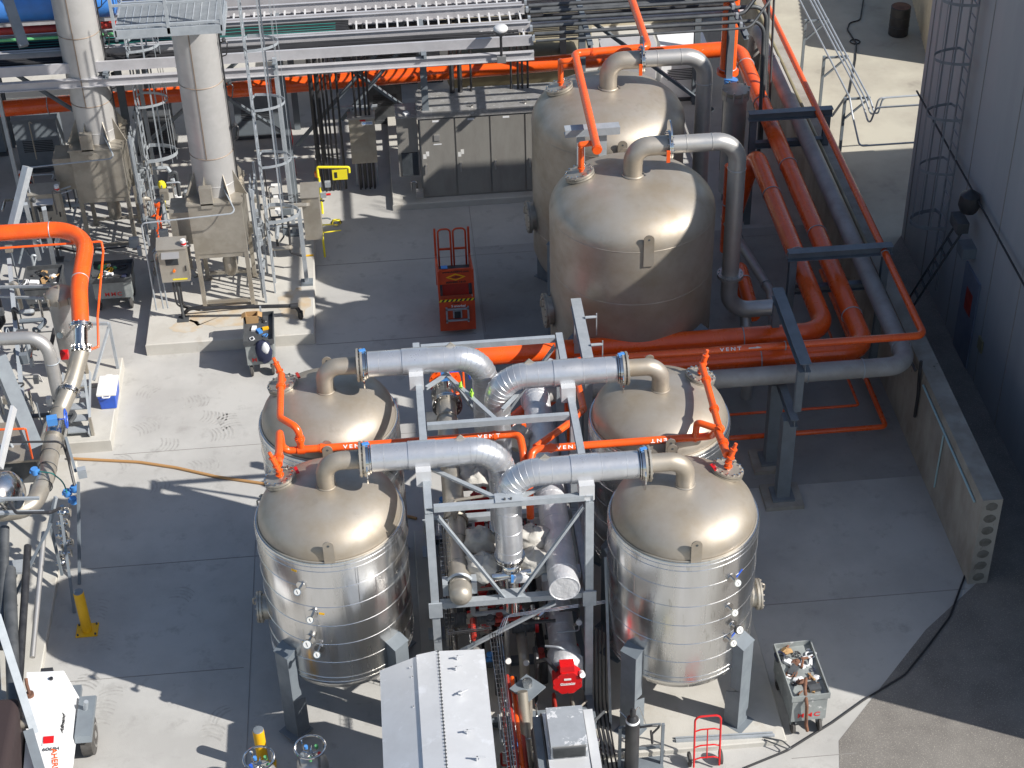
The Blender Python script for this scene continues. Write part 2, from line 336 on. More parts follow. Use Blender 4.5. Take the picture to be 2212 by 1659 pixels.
# cage ladder on building
def cage_ladder(name, x, y, z0, z1, along, out, label, wid=.4, hoops=(), m_='galv', lattice=False, r=.37, zc=2.3):
    # along: unit vector across the rungs, out: unit vector the cage bulges towards
    A, O = V(along), V(out); base = V((x, y, z0)); t = thing(name, base, label, 'ladder')
    for s_ in (-1, 1): MB().bar(base+A*s_*wid/2, V((x, y, z1))+A*s_*wid/2, .055, .03, O).build('side_rail', m_, t)
    z = z0+.3; rung = None
    while z < z1:
        if rung is None: rung = MB().cyl(V((x,y,z))-A*wid/2, V((x,y,z))+A*wid/2, .014, n=6).build('rung', m_, t)
        else: q_ = rung.copy(); COL.objects.link(q_); q_.location = (0,0,z-z0-.3)
        z += .3
    c = V((x, y, 0))+O*(r*.95)
    for i, h in enumerate(hoops):
        big = 1.0 if i else 1.06; b = MB(); pts = []
        for k in range(13):
            a = -PI*.5+PI*k/12-0; pts.append(V((x, y, h))+O*(.06+math.cos(a)*r*1.75*big)+A*math.sin(a)*r*big)
        pts = [V((x,y,h))+A*(-wid/2-.02)]+pts+[V((x,y,h))+A*(wid/2+.02)]
        for p, q in zip(pts, pts[1:]): b.bar(p, q, .008, .06 if i else .09)
        b.build('cage_hoop', m_, t)
    for k in range(1, 6):
        a = -PI*.5+PI*k/6; fl = 1.0
        p = O*(.06+math.cos(a)*r*1.75)+A*math.sin(a)*r
        MB().bar(V((x,y,zc))+p, V((x,y,z1))+p, .035, .008, O if abs(math.cos(a)) > .6 else A).build('cage_bar', m_, t)
    return t
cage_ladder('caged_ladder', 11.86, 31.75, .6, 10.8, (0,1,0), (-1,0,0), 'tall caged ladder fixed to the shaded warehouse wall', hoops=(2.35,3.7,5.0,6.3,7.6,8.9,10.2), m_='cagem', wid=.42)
t = thing('hanging_light_cable', (11.85,30.1,0), 'black cable strung along the warehouse wall with a black bag hanging on it', 'cable')
MB().tube([(11.86,34.6,4.0),(11.86,31.0,3.95),(11.86,27.0,3.85),(11.86,20,3.7)], .022, 6).build('cable', 'cable', t)
b = MB(); b.lathe((11.75,30.1,3.55), [(.02,.0),(.17,.03),(.24,.2),(.21,.42),(.10,.5),(.03,.55)], 10); b.build('bag', 'black', t)
t = thing('step_ladder', (11.3,31.2,0), 'dark folded step ladder leaning in the alley beside the warehouse door', 'ladder')
for dy in (0, .38):
    MB().bar((10.85,30.9+dy*.8,.0),(11.65,29.95+dy,3.2), .08,.03).build('side_rail', 'dkgrey', t)
for i in range(10):
    u = (i+.5)/10; p = V((10.85,30.9,0)).lerp(V((11.65,29.95,3.2)), u); MB().bar(p, p+V((0,.34,0)), .05, .03).build('tread', 'dkgrey', t)
b = MB(); MB().box(11.5,11.75,29.9,30.4,3.15,3.4).build('top_cap', 'dkgrey', t)
# courtyard
t = thing('shipping_container', (16.5,45,0), 'beige corrugated steel container at the far end of the courtyard', 'container')
b = MB(); n_ = 60; v = []
for i in range(n_+1):
    y = 43.4+i*.12; x = 15.1+(y-43.5)*.165+(.05 if (i//1) % 2 else 0); v += [(x,y,0),(x,y,2.9)]
b.add(v, [(2*i,2*i+2,2*i+3,2*i+1) for i in range(n_)]); b.box(15.2,18,43.3,43.38,0,2.9); b.box(16.3,19,43.4,50.4,2.905,2.93)
b.build('wall', 'tanwall', t, flat=True)
t = thing('oil_drum', (14.76,45.35,0), 'rusty topped black oil drum beside the beige container', 'drum')
MB().lathe((14.76,45.35,0), [(.27,0),(.285,.02),(.285,.29),(.295,.3),(.285,.31),(.285,.58),(.295,.59),(.285,.6),(.285,.87),(.26,.88)], 28).build('body', 'black', t)
MB().cyl((14.76,45.35,.87),(14.76,45.35,.884), .262, n=28).build('lid', 'rust', t)
hp = [G(1865,0), G(1858,45,.012), G(1835,50,.012), G(1830,65,.012), G(1850,95,.02), G(1848,130,.012), G(1835,200,.012), G(1800,250,.012)]
tag(MB().tube([p+V((0,0,.02)) for p in hp], .022, 6, bend=.3).build('ground_cable', 'cable'), 'black cable snaking over the courtyard paving with a small loop', 'cable')
tag(MB().torus(G(1847,90,.03), (0,0,1), .14, .02, 16, 6).build('cable_loop', 'cable'), 'small black cable coil lying on the courtyard paving', 'cable')
for i, (y) in enumerate((38.6,40.9,43.1)):
    t = thing('conduit_bracket', (11.4,y,0), ['grey steel conduit bracket nearest the shaded warehouse corner','middle grey steel conduit bracket in the sunny courtyard','farthest grey steel conduit bracket near the rack end'][i], 'bracket', 'conduit brackets in the courtyard')
    MB().bar((11.4,y,0),(11.4,y,1.75), .07,.07).build('post', 'gpaint', t); MB().bar((11.44,y,1.7),(12.05,y,1.7), .05,.05).build('arm', 'gpaint', t)
    MB().bar((11.44,y,1.15),(12.0,y,1.66), .045,.045).build('diagonal', 'gpaint', t)
t = thing('conduit_run', (11.7,41,1.7), 'bundle of steel conduits carried on brackets and crossing to the warehouse wall', 'conduit')
for i, (x, off) in enumerate(((11.5,0),(11.78,.0),(11.88,.12),(11.98,.2))):
    zz = 1.76; e_ = [(x,48,zz),(x,38.55-off,zz)]
    if i == 0: e_ += [(x,38.2,1.5),(x+.1,37.6,.9),(11.95,37.6,.9),(14.2,37.6,.9)]
    elif i == 1: e_ += [(x+.1,37.9,1.3),(x+.2,37.8,1.85),(x+2.6,37.8,1.85)]
    else: e_ += [(x+.1,38,1.4),(x+.2,38.0,2.0),(x+2.5,38.05,2.0)]
    MB().tube(e_, .025, 8, bend=.12).build('conduit', 'galv', t)
# ================================================================== TANKS
def bolts(b, c, ax, r, n, br=.018, h=.03):
    ax = V(ax).normalized()
    for p in MB().ring(c, ax, r, n): b.cyl(p-ax*h, p+ax*h, br, n=6)
def flange(b, c, ax, r, w=.03, gap=.01):
    ax = V(ax).normalized(); c = V(c)
    b.cyl(c-ax*(w+gap/2), c-ax*gap/2, r, n=28); b.cyl(c+ax*gap/2, c+ax*(w+gap/2), r, n=28); b.cyl(c-ax*gap/2, c+ax*gap/2, r*.8, n=20)
    bolts(b, c, ax, r*.87, 12, .014, w+.03)
def manway(t, c, nrm, r, m_='sst'):
    nrm = V(nrm).normalized(); c = V(c)
    b = MB(); b.cyl(c-nrm*.12, c+nrm*.06, r*.82, n=28); b.cyl(c+nrm*.05, c+nrm*.09, r, n=32); b.cyl(c+nrm*.1, c+nrm*.14, r, n=32)
    o = b.build('manway', m_, t); b = MB(); bolts(b, c+nrm*.1, nrm, r*.88, 14, .02, .075); b.build('bolts', 'shine', o)
    b = MB(); e = V((1,0,0)); g = nrm.cross(e).normalized()
    b.tube([c+g*.12+nrm*.14, c+g*.12+nrm*.2, c+g*.12+e*.14+nrm*.2, c+g*.12+e*.14+nrm*.14], .012, 6); b.build('handle', m_, o)
def dome_prof(R, z0, h, n=12, knuck=.0):
    pr = [(R, z0-.05)]
    for i in range(n+1):
        a = PI/2*i/n; pr.append((R*math.cos(a), z0+h*math.sin(a)))
    return pr
def lug(t, c, nrm, w=.17, h=.5, m_='domes'):
    n_ = V(nrm); x = V((-n_.y, n_.x, 0)); b = MB(); pts = [c-x*w/2, c+x*w/2]
    prof = [(-w/2, 0), (w/2, 0)]+[(w/2*math.cos(a), h-w/2+w/2*math.sin(a)) for a in [PI*k/8 for k in range(9)]]
    v = []; 
    for s_ in (0, .02): v += [V(c)+x*p[0]+V((0,0,p[1]))+n_*s_ for p in prof]
    k = len(prof); f = [tuple(range(k)), tuple(reversed(range(k, 2*k)))]+[(i, (i+1) % k, k+(i+1) % k, k+i) for i in range(k)]
    b.add(v, f); b.build('lifting_lug', m_, t, flat=True)
    MB().cyl(V(c)+V((0,0,h-w*.5))-n_*.002, V(c)+V((0,0,h-w*.5))+n_*.024, .022, n=10).build('lug_hole', 'dkgrey', t)
def leg(t, cx, cy, ang, rl, ztop, m_='gpaint', w=.3, d=.2, z0=.12):
    o = V((math.cos(ang), math.sin(ang), 0)); x = V((-o.y, o.x, 0)); c = V((cx, cy, 0))+o*rl
    b = MB(); tk = .014
    # wide channel section: outer plate and two webs, closed cap
    def P(u, v_, z): return c+x*u+o*v_+V((0,0,z))
    b.hexa([P(-w/2,d/2-tk,z0),P(w/2,d/2-tk,z0),P(w/2,d/2,z0),P(-w/2,d/2,z0),P(-w/2,d/2-tk,ztop-.1),P(w/2,d/2-tk,ztop-.1),P(w/2,d/2,ztop-.1),P(-w/2,d/2,ztop-.1)])
    for s_ in (-1, 1):
        u0, u1 = sorted((s_*w/2, s_*(w/2-tk)))
        b.hexa([P(u0,-d/2,z0+.9),P(u1,-d/2,z0+.9),P(u1,d/2-tk-.001,z0+.9),P(u0,d/2-tk-.001,z0+.9),P(u0,-d/2,ztop-.01),P(u1,-d/2,ztop-.01),P(u1,d/2-tk-.001,ztop-.1),P(u0,d/2-tk-.001,ztop-.1)])
        b.hexa([P(u0,-d/2-.08,z0),P(u1,-d/2-.08,z0),P(u1,d/2-tk-.001,z0),P(u0,d/2-tk-.001,z0),P(u0,-d/2-.08,z0+.75),P(u1,-d/2-.08,z0+.75),P(u1,d/2-tk-.001,z0+.9),P(u0,d/2-tk-.001,z0+.9)])
    b.hexa([P(-w/2-.015,-d/2-.12,ztop+.03),P(w/2+.015,-d/2-.12,ztop+.03),P(w/2+.015,d/2+.01,ztop-.1),P(-w/2-.015,d/2+.01,ztop-.1),P(-w/2-.015,-d/2-.12,ztop+.045),P(w/2+.015,-d/2-.12,ztop+.045),P(w/2+.015,d/2+.01,ztop-.085),P(-w/2-.015,d/2+.01,ztop-.085)])
    l = b.build('leg', m_, t, flat=True)
    MB().obox(c+V((0,0,z0-.01)), (.42,.42,.025), frame(x, o)).build('base_plate', m_, l, flat=True)
def cyl_hit(px, py, cx, cy, R):
    d = _ray(px, py); a = d.x**2+d.y**2; b_ = -2*(d.x*cx+d.y*cy); c = cx*cx+cy*cy-R*R
    k = (-b_-math.sqrt(max(0, b_*b_-4*a*c)))/(2*a); return CP+d*k
def side_manway(t, cx, cy, R, ang, z, r=.27):
    o = V((math.cos(ang), math.sin(ang), 0)); c = V((cx, cy, z))+o*(R-.02)
    b = MB(); b.cyl(c, c+o*.12, r*.8, n=24); b.cyl(c+o*.10, c+o*.14, r, n=28); b.cyl(c+o*.15, c+o*.18, r, n=28)
    m_ = b.build('side_manway', 'sst', t); b = MB(); bolts(b, c+o*.145, o, r*.88, 14, .016, .06)
    b.tube([c+o*.18+V((0,0,r*.8)), c+o*.24+V((0,0,r*.8)), c+o*.24+V((0,0,r*.3)), c+o*.18+V((0,0,r*.3))], .015, 6); b.build('bolts', 'sst', m_)
def small_tank(cx, cy, side, label, gauges=(), legs=True, group='insulated tanks on the front pad'):
    t = thing('storage_tank', (cx, cy, 0), label, 'tank')
    R = 1.22; b = MB()
    b.lathe((cx,cy,0), [(.25,1.08),(.8,1.12),(1.08,1.24),(R-.01,1.47),(R,1.5),(R,4.16),(R-.012,4.18),(1.15,4.185)], 72, cap=False)
    for z in (1.52,1.62,1.98,2.4,2.82,3.24,3.66,4.02,4.12): b.torus((cx,cy,z), (0,0,1), R+.001, .006, 72, 5)
    rnd = random.Random(int(cx*10+cy))
    zs = (1.62,1.98,2.4,2.82,3.24,3.66,4.02)
    for z0_, z1_ in zip(zs, zs[1:]):
        for k in range(5):
            a = rnd.uniform(0, 2*PI); p = V((cx+math.cos(a)*R, cy+math.sin(a)*R, 0)); b.bar(p+V((0,0,z0_)), p+V((0,0,z1_)), .012, .006, (math.cos(a), math.sin(a), 0))
    for k in range(20):
        a = 2*PI*k/20; b.bar((cx+math.cos(a)*R*.995, cy+math.sin(a)*R*.995, 1.49),(cx+math.cos(a)*1.09, cy+math.sin(a)*1.09, 1.25), .01,.008)
    b.build('jacket', 'shell', t, ang=50)
    b = MB(); b.lathe((cx,cy,0), [(1.15,4.10),(1.16,4.2)]+[(1.16*math.cos(a)**.86, 4.2+.585*math.sin(a)**.92) for a in [PI/2*i/16 for i in range(17)]], 72, cap=False)
    b.build('dome', 'domes', t, ang=60)
    MB().torus((cx,cy,4.185), (0,0,1), 1.172, .014, 72, 6).build('seal_ring', 'sst', t)
    for s_, a in ((0, -PI/2), (1, PI/2)):
        nn = V((math.cos(a), math.sin(a), 0)); lug(t, V((cx-.03*side*0+.0, cy, 4.12))+nn*1.17, nn)
    # top manway
    mx, my = cx-side*.73, cy+.34; nrm = V((-side*.26, .10, 1))
    manway(t, (mx, my, 4.6), nrm, .265)
    # elbow nozzle
    b = MB(); b.tube([(cx,cy,4.70),(cx,cy,5.26),(cx+side*.56,cy,5.26)], .15, 24, bend=.42); b.torus((cx,cy,4.79), (0,0,1), .155, .015, 28, 6)
    b.build('outlet_elbow', 'domes', t, ang=50)
    if legs:
        for k, a in enumerate((-PI*.75, -PI*.25, PI*.25, PI*.75)): leg(t, cx, cy, a, 1.31, 2.12)
    side_manway(t, cx, cy, R, PI if side > 0 else 0, 2.2)
    if side > 0: side_manway(t, cx, cy, R, PI*.97, 1.55, .12) if False else None
    for (px, py, big) in gauges:
        h = cyl_hit(px, py, cx, cy, R); n_ = V((h.x-cx, h.y-cy, 0)).normalized()
        b = MB(); b.cyl(h-n_*.0, h+n_*.015, .085, n=20); b.cyl(h, h+n_*.11, .02, n=8); g = b.build('gauge', 'shine', t)
        ax = (n_*.7+V((0,-.35,.55))).normalized(); c = h+n_*.15
        rr = .062 if big else .048
        MB().cyl(c-ax*(.06 if big else .02), c+ax*.01, rr+.012, n=20).build('gauge_case', 'black' if (big and side < 0) else 'shine', g)
        MB().cyl(c+ax*.011, c+ax*.016, rr, n=20).build('dial', 'wplas', g)
        u_ = ax.cross(V((1,0,.4))).normalized(); MB().bar(c+ax*.018-u_*rr*.6, c+ax*.018+u_*rr*.6, .010, .003, ax).build('needle', 'tread', g)
    return t
XL, XR = -1.503, 4.193
small_tank(XL, 21.46, 1, 'insulated tank with beige dome and silver jacket, front left of the four by the dewars', gauges=((651,1265,0),(676,1325,0),(671,1378,1),(690,1400,0)))
small_tank(XL, 23.97, 1, 'insulated beige domed tank behind the front left one, beside the open yard')
small_tank(XR, 20.83, -1, 'insulated tank with bright silver jacket, front right one beside the grey tool cart', gauges=((1580,1248,0),(1574,1312,0),(1583,1350,1),(1571,1378,0)))
small_tank(XR, 23.34, -1, 'insulated beige domed tank behind the front right one, below the red and grey pipes')
def big_tank(cx, cy, label):
    t = thing('storage_tank', (cx, cy, 0), label, 'tank'); R = 1.64; b = MB()
    b.lathe((cx,cy,0), [(.3,1.0),(1.2,1.15),(1.55,1.35),(R,1.6),(R,4.76)]+[(R*math.cos(a)**.88, 4.76+.76*math.sin(a)**.92) for a in [PI/2*i/18 for i in range(1, 19)]], 84, cap=False)
    for z in (4.76,3.55,2.3): b.torus((cx,cy,z), (0,0,1), R-.002, .007, 84, 5)
    b.build('shell', 'domes', t, ang=60)
    for a in (-PI/2, PI/2): lug(t, V((cx+.08, cy, 4.45))+V((0,math.sin(a),0))*(R+.01), (0,math.sin(a),0), .2, .7)
    manway(t, (cx-.98, cy+.3, 5.33), (-.3,.1,1), .3)
    b = MB(); b.tube([(cx,cy,5.4),(cx,cy,6.12),(cx+.66,cy,6.12)], .19, 24, bend=.5); b.torus((cx,cy,5.53), (0,0,1), .2, .025, 28, 6)
    b.build('outlet_elbow', 'domes', t, ang=50)
    for a in (-PI*.75, -PI*.25, PI*.25, PI*.75): leg(t, cx, cy, a, 1.76, 2.55, w=.36, d=.26, z0=.02)
    side_manway(t, cx, cy, R, PI*1.02, 2.5, .36)
    return t
BX, BY1, BY2 = 4.56, 29.23, 32.85
big_tank(BX, BY1, 'large bare stainless tank half in shade behind the orange pipes, nearer of the pair')
big_tank(BX, BY2, 'large bare stainless dome tank farther back beside the electrical cabinets')
for cy, lab in ((BY1, 'stainless pipe looping off the nearer big tank and dropping to the floor'), (BY2, 'stainless pipe looping off the farther big tank beside the rack')):
    t = thing('tank_outlet_pipe', (BX+1, cy, 0), lab, 'pipe')
    b = MB(); pts = [(BX+.72,cy,6.12),(BX+2.05,cy,6.12),(BX+2.05,cy,2.1),(BX+3.05,cy,2.1)] if cy == BY1 else [(BX+.72,cy,6.12),(BX+2.05,cy,6.12),(BX+2.05,cy,1.4)]
    b.tube(pts, .175, 24, bend=.45)
    for x in (1.02, 1.52): b.torus((BX+x,cy,6.12), (1,0,0), .175, .008, 28, 6)
    for z in (5.5,): b.torus((BX+2.05,cy,z), (0,0,1), .176, .01, 28, 6)
    b.build('pipe', 'ss', t, ang=50)
    b = MB(); flange(b, (BX+.70,cy,6.12), (1,0,0), .29); b.cyl((BX+.72,cy+.0,6.12),(BX+.735,cy,6.12), .27); b.build('flange', 'shine', t)
    b = MB(); b.cyl((BX+.69,cy+.02,6.36),(BX+.72,cy+.02,6.36), .26, n=28); b.build('blank_disc', 'shine', t)
    MB().box(BX+.60,BX+.67,cy-.31,cy-.27,5.9,6.15).build('red_tag', 'orange', t)
    if cy == BY1:
        b = MB(); flange(b, (BX+2.05,cy,3.0), (0,0,1), .27); b.build('flange', 'ss', t)
# ================================================================== CENTRAL FRAME
FX0, FX1 = .1, 2.62; FY = (20.5, 22.55, 24.75); HT, HM = 4.95, 2.87
t = thing('pipe_support_frame', (1.36,23,0), 'grey galvanised steel frame carrying insulated ducts between the four tanks', 'steel frame')
for x in (FX0, FX1):
    for y in FY:
        b = MB(); b.ibeam((x,y,.12),(x,y,HT-.06), .13,.15, up=(0,1,0)); o = b.build('post', 'galv', t, flat=True)
        MB().box(x-.15,x+.15,y-.15,y+.15,.121,.14).build('base_plate', 'galv', o, flat=True)
        MB().box(x-.11,x+.11,y-.11,y-.08,HM-.2,HM+.12).build('splice_plate', 'galv', o, flat=True)
    MB().chan((x,FY[0]-.05,HT),(x,FY[2]+.1,HT), .12,.12, side=1 if x > 1 else -1).build('side_beam', 'galv', t, flat=True)
    MB().chan((x,FY[0]-.05,HM),(x,FY[2]+.1,HM), .12,.15, side=1 if x > 1 else -1).build('side_beam', 'galv', t, flat=True)
    for z in (HM, HT):
        for i, y in enumerate(FY):
            if x == FX0: MB().bar((FX0+.08,y,z+.004),(FX1-.08,y,z+.004), .085 if z == HT else .12, .11).build('cross_beam', 'galv', t, flat=True)
def ang_(a, b, w=.07):
    q = MB(); a, b = V(a), V(b); q.bar(a, b, w, .01); d = (b-a).normalized(); q.bar(a-V((0,0,w/2)), b-V((0,0,w/2)), .01, w); return q
mid = (FX0+FX1)/2
for a, b_ in (((FX0+.15,FY[0]-.02,HT-.15),(mid-.12,FY[0]-.02,HM+.08)), ((FX1-.1,FY[0]-.02,HT-.15),(mid+.08,FY[0]-.02,HM+.08)),
              ((FX0+.1,21.5,HT-.02),(mid-.1,FY[0]+.1,HT-.02)), ((FX1-.25,21.15,HT-.02),(mid+.1,FY[0]+.1,HT-.02)),
              ((FX0+.12,23.6,HT+.02),(FX0+.5,23.95,HT+.02)), ((FX0+.48,23.95,HT),(mid-.05,22.65,HT)), ((FX1-.2,24.2,HT-.02),(mid+.1,22.9,HT-.02)),
              ((FX0+.1,20.4,1.7),(mid+.7,20.45,HM-.1)), ((FX0+.3,24.7,HT-.1),(mid,24.7,HM+.1)), ((FX1-.1,24.7,HT-.1),(mid,24.7,HM+.1))):
    ang_(a, b_).build('brace', 'galv', t, flat=True)
for z in (HT, HM): MB().box(mid-.22,mid+.22,FY[0]-.06,FY[0]+.16,z+.065,z+.077).build('gusset_plate', 'galv', t, flat=True)
b = MB()
for dx in (-.07,.03): b.cyl((mid+dx,FY[0]-.01,HT+.077),(mid+dx,FY[0]-.01,HT+.11), .018, n=6)
b.build('gusset_bolts', 'dkgrey', t)
t = thing('lime_flagging_tape', (0.9,23.4,4.95), 'lime green tape tied on the diagonal brace at the rear of the frame', 'tape')
MB().sphere((.80,23.55,5.0), .07, 8, (.5,1,.8), .3).build('knot', 'lime', t); MB().sphere((.97,23.3,5.0), .07, 8, (.5,1.2,.8), .3).build('knot', 'lime', t)
# insulated ducts
def duct(cx, cy, side, xv, zbot, label, r=.222):
    t = thing('insulated_duct', (cx, cy, 0), label, 'duct')
    fx = cx+side*.62; z = 5.26
    b = MB(); b.tube([(fx+side*.14,cy,z),(xv,cy,z),(xv,cy,zbot)], r, 36, bend=.5, seams=.36, sr=.0038)
    b.build('cladding', 'clad', t, ang=50)
    b = MB(); flange(b, (fx,cy,z), (1,0,0), .29, .035, .03); f_ = b.build('flange', 'sst', t)
    b = MB(); b.cyl((fx+side*.045,cy,z),(fx+side*.1,cy,z), .27, n=32); b.cyl((fx+side*.11,cy,z),(fx+side*.13,cy,z), .25, n=32); b.build('clamp_ring', 'shine', f_)
    b = MB(); b.cyl((fx+side*.05,cy-.03,z-.13),(fx+side*.07,cy-.03,z-.13), .30, n=32); b.build('blank_disc', 'shine', t)
    MB().obox((fx+side*.06,cy+.02,z+.29), (.11,.05,.03), rotz(.3)).build('blue_strap', 'bluev', t)
    sx = FX0-.04 if side > 0 else FX1-.04
    MB().box(sx-.12,sx+.12,cy-.36,cy-.05,z-.36,z-.06).build('saddle_box', 'sheet', t, flat=True)
    MB().box(sx-.2,sx+.2,cy-.22,cy+.22,z-.12,z+.12)
    b = MB(); b.cyl((sx-.22,cy,z),(sx+.22,cy,z), r+.012, n=36); b.build('saddle_band', 'clad', t, ang=50)
    MB().box(sx-.05,sx+.05,cy-.2,cy+.1,z-.25,z-.2).build('support_stub', 'galv', t, flat=True)
    lx = sx+side*.62 if side > 0 else sx-.62
    b = MB(); b.add([(lx-.09,cy+.05,z+r-.01),(lx+.09,cy+.05,z+r-.01),(lx,cy+.05,z+r+.08),(lx-.09,cy+.07,z+r-.01),(lx+.09,cy+.07,z+r-.01),(lx,cy+.07,z+r+.08)], [(0,1,2),(5,4,3),(0,3,4,1),(1,4,5,2),(2,5,3,0)])
    b.build('lifting_eye', 'sst', t, flat=True)
    b = MB(); flange(b, (xv,cy,zbot), (0,0,1), .25, .03, .02); b.build('flange', 'shine', t)
    return t
duct(XL, 21.46, 1, 1.33, 3.6, 'silver clad duct rising from the front left tank and curving down in the middle')
duct(XL, 23.97, 1, 1.24, 2.9, 'silver clad duct from the rear left tank, dented near its flange')
duct(XR, 20.83, -1, 1.36, 3.52, 'silver clad duct from the front right tank dropping into a polished flange')
duct(XR, 23.34, -1, 1.40, 2.75, 'silver clad duct from the rear right tank with closely banded elbow')
# ================================================================== VENT PIPES
VZ = 4.52
def valve(b, c, ax, s_=1):
    c = V(c); ax = V(ax).normalized()
    b.cyl(c, c+ax*.10*s_, .045, n=12); b.cyl(c+ax*.09*s_, c+ax*.12*s_, .07, n=14); b.cyl(c+ax*.12*s_, c+ax*.27*s_, .05, n=12); b.cyl(c+ax*.27*s_, c+ax*.29*s_, .06, n=12); b.cyl(c+ax*.29*s_, c+ax*.4*s_, .03, n=10)
def union(b, c, ax, r=.075): 
    c = V(c); ax = V(ax).normalized(); b.cyl(c-ax*.05, c+ax*.05, r+.012, n=14); b.cyl(c-ax*.02, c+ax*.02, r+.025, n=8)
t = thing('vent_pipe', (0,22.7,4), 'orange vent pipe from the left tanks lettered VENT twice', 'vent pipe')
b = MB(); yl_ = 22.72
b.tube([(-2.25,21.82,4.98),(-2.25,yl_-.03,5.0),(-2.25,yl_,4.52),(1.72,yl_,4.52),(1.74,22.3,4.45),(1.76,22.0,3.9)], .066, 16, bend=.16)
b.tube([(-1.94,yl_,4.52),(-1.94,yl_,4.98),(-2.25,yl_+.32,4.98),(-2.25,24.25,4.98)], .06, 16, bend=.14)
b.cyl((-2.0,yl_,4.52),(-1.88,yl_,4.52), .082, n=16)
for p, a in (((-2.25,22.0,4.99),(0,1,0)), ((-2.25,23.9,4.98),(0,1,0)), ((-1.94,yl_,4.75),(0,0,1)), ((-1.6,yl_,4.52),(1,0,0)), ((1.3,yl_,4.52),(1,0,0))): union(b, p, a, .062)
b.build('pipe', 'orange', t, ang=50)
for c, d in (((-2.25,21.78,4.75),(-.35,.2,.9)), ((-2.25,24.32,4.75),(-.3,.25,.9))):
    b = MB(); valve(b, c, (0,0,1), .5); valve(b, V(c)+V((0,0,.14)), d, .9); b.build('relief_valve', 'orange', t, ang=50)
    MB().cyl(V(c)-V((0,0,.06)), V(c)+V((0,0,.02)), .045, n=10).build('valve_nipple', 'shine', t)
MB().obox((-1.98,21.86,4.80), (.05,.16,.02), rotz(.3)).build('red_tag', 'red', t); MB().obox((-1.98,24.42,4.80), (.05,.16,.02), rotz(.3)).build('red_tag', 'dred', t)
FT = frame((1,0,0), (0,.55,.83))
dz = V((0,-.0555,.037))
text('vent_lettering', 'VENT', .085, V((-1.05,yl_,4.52))+dz, FT, 'white', t, sx=1.35, sp=1.5); text('vent_lettering', 'VENT', .085, V((1.2,yl_,4.52))+dz, FT, 'white', t, sx=1.35, sp=1.5)
t = thing('vent_pipe', (3.4,22.3,4), 'orange vent pipe serving the right tanks with an angled branch and VENT lettering', 'vent pipe')
b = MB(); yr = 22.28
b.tube([(1.80,21.85,3.4),(1.80,21.95,4.35),(1.90,yr,4.52),(4.90,yr,4.52),(4.9,21.95,4.95),(4.93,21.2,5.0)], .066, 16, bend=.14)
b.tube([(4.93,21.85,5.0),(4.95,23.6,5.0)], .06, 16); b.tube([(4.62,yr,4.52),(4.60,22.08,5.0),(4.92,21.86,5.0)], .058, 16, bend=.1)
b.tube([(1.95,22.4,4.5),(2.78,23.25,4.5),(2.8,23.9,4.5)], .062, 14, bend=.1) if False else b.tube([(1.95,22.35,4.5),(2.55,22.95,4.45),(2.95,23.9,4.0),(2.95,24.7,3.9),(2.9,26.6,3.1)], .062, 14, bend=.15)
for p, a in (((4.93,21.5,5),(0,1,0)), ((4.95,23.2,5),(0,1,0)), ((4.62,yr,4.52),(1,0,0)), ((4.93,21.86,5),(1,1,0)), ((2.2,yr,4.52),(1,0,0)), ((4.94,22.4,5.0),(0,1,0))): union(b, p, a, .062)
b.build('pipe', 'orange', t, ang=50)
for c, d in (((4.95,21.15,4.75),(.3,.1,.9)), ((4.96,23.68,4.75),(.25,.1,.9))):
    b = MB(); valve(b, c, (0,0,1), .5); valve(b, V(c)+V((0,0,.14)), d, .9); b.build('relief_valve', 'orange', t, ang=50)
    MB().cyl(V(c)-V((0,0,.06)), V(c)+V((0,0,.02)), .045, n=10).build('valve_nipple', 'shine', t)
MB().obox((4.72,21.15,4.80), (.06,.17,.02), rotz(.3)).build('red_tag', 'red', t)
text('vent_lettering', 'VENT', .085, V((2.48,yr,4.52))+dz, FT, 'white', t, sx=1.35, sp=1.5)
text('vent_lettering', 'VENT', .085, V((4.05,yr,4.52))+dz, frame((-1,0,0),(0,-.55,-.83)), 'white', t, sx=1.35, sp=1.5)
# big tank vent pipe
t = thing('vent_pipe', (3.5,32,5.5), 'orange vent pipe stepping over the two big tanks and climbing out above the rack', 'vent pipe')
b = MB()
def z3(x, y): return ((2000+x/2.011)*.54004, (y/2.011)*.54004)
pA, pB, pC = G(*z3(780,1200), 6.15), G(*z3(600,430), 6.15), G(*z3(1190,380), 6.15)
b.tube([pA, pB, pC, V((pC.x-.05, pC.y+7, 6.25))], .085, 16, bend=.14)
q1, q2, q3 = G(*z3(745,1150), 6.1), G(*z3(590,1170), 6.1), V((BX-.98,BY1+.3,5.95)); b.tube([q1, V((q3.x-.02,q1.y,6.08)), V((q3.x,q3.y,6.05)), V((q3.x,q3.y,5.6))], .06, 14, bend=.1)
q1 = pA.lerp(pB, .93); b.tube([q1, V((BX-1.0,q1.y,6.12)), V((BX-.98,BY2+.3,6.05)), V((BX-.98,BY2+.3,5.6))], .06, 14, bend=.1)
union(b, pA, pB-pA, .08); union(b, pB+V((.4,0,0)), (1,0,0), .08); b.build('pipe', 'orange', t, ang=50)
for cy in (BY1, BY2):
    b = MB(); valve(b, (BX-.98,cy+.3,5.45), (0,0,1), 1.0); b.build('relief_valve', 'orange', t, ang=50)
t = thing('channel_stand', (4.0,30.9,0), 'short grey channel crossbar on two posts between the big tanks', 'pipe support')
c1, c2 = G(*z3(520,1060), 5.85), G(*z3(960,1030), 5.85)
MB().chan(c1, c2, .22,.16).build('crossbar', 'galv', t, flat=True)
for u in (.3,.7):
    p = c1.lerp(c2, u); MB().bar((p.x,p.y+.05,.0),(p.x,p.y+.05,5.76), .16,.1).build('post', 'galv', t, flat=True)
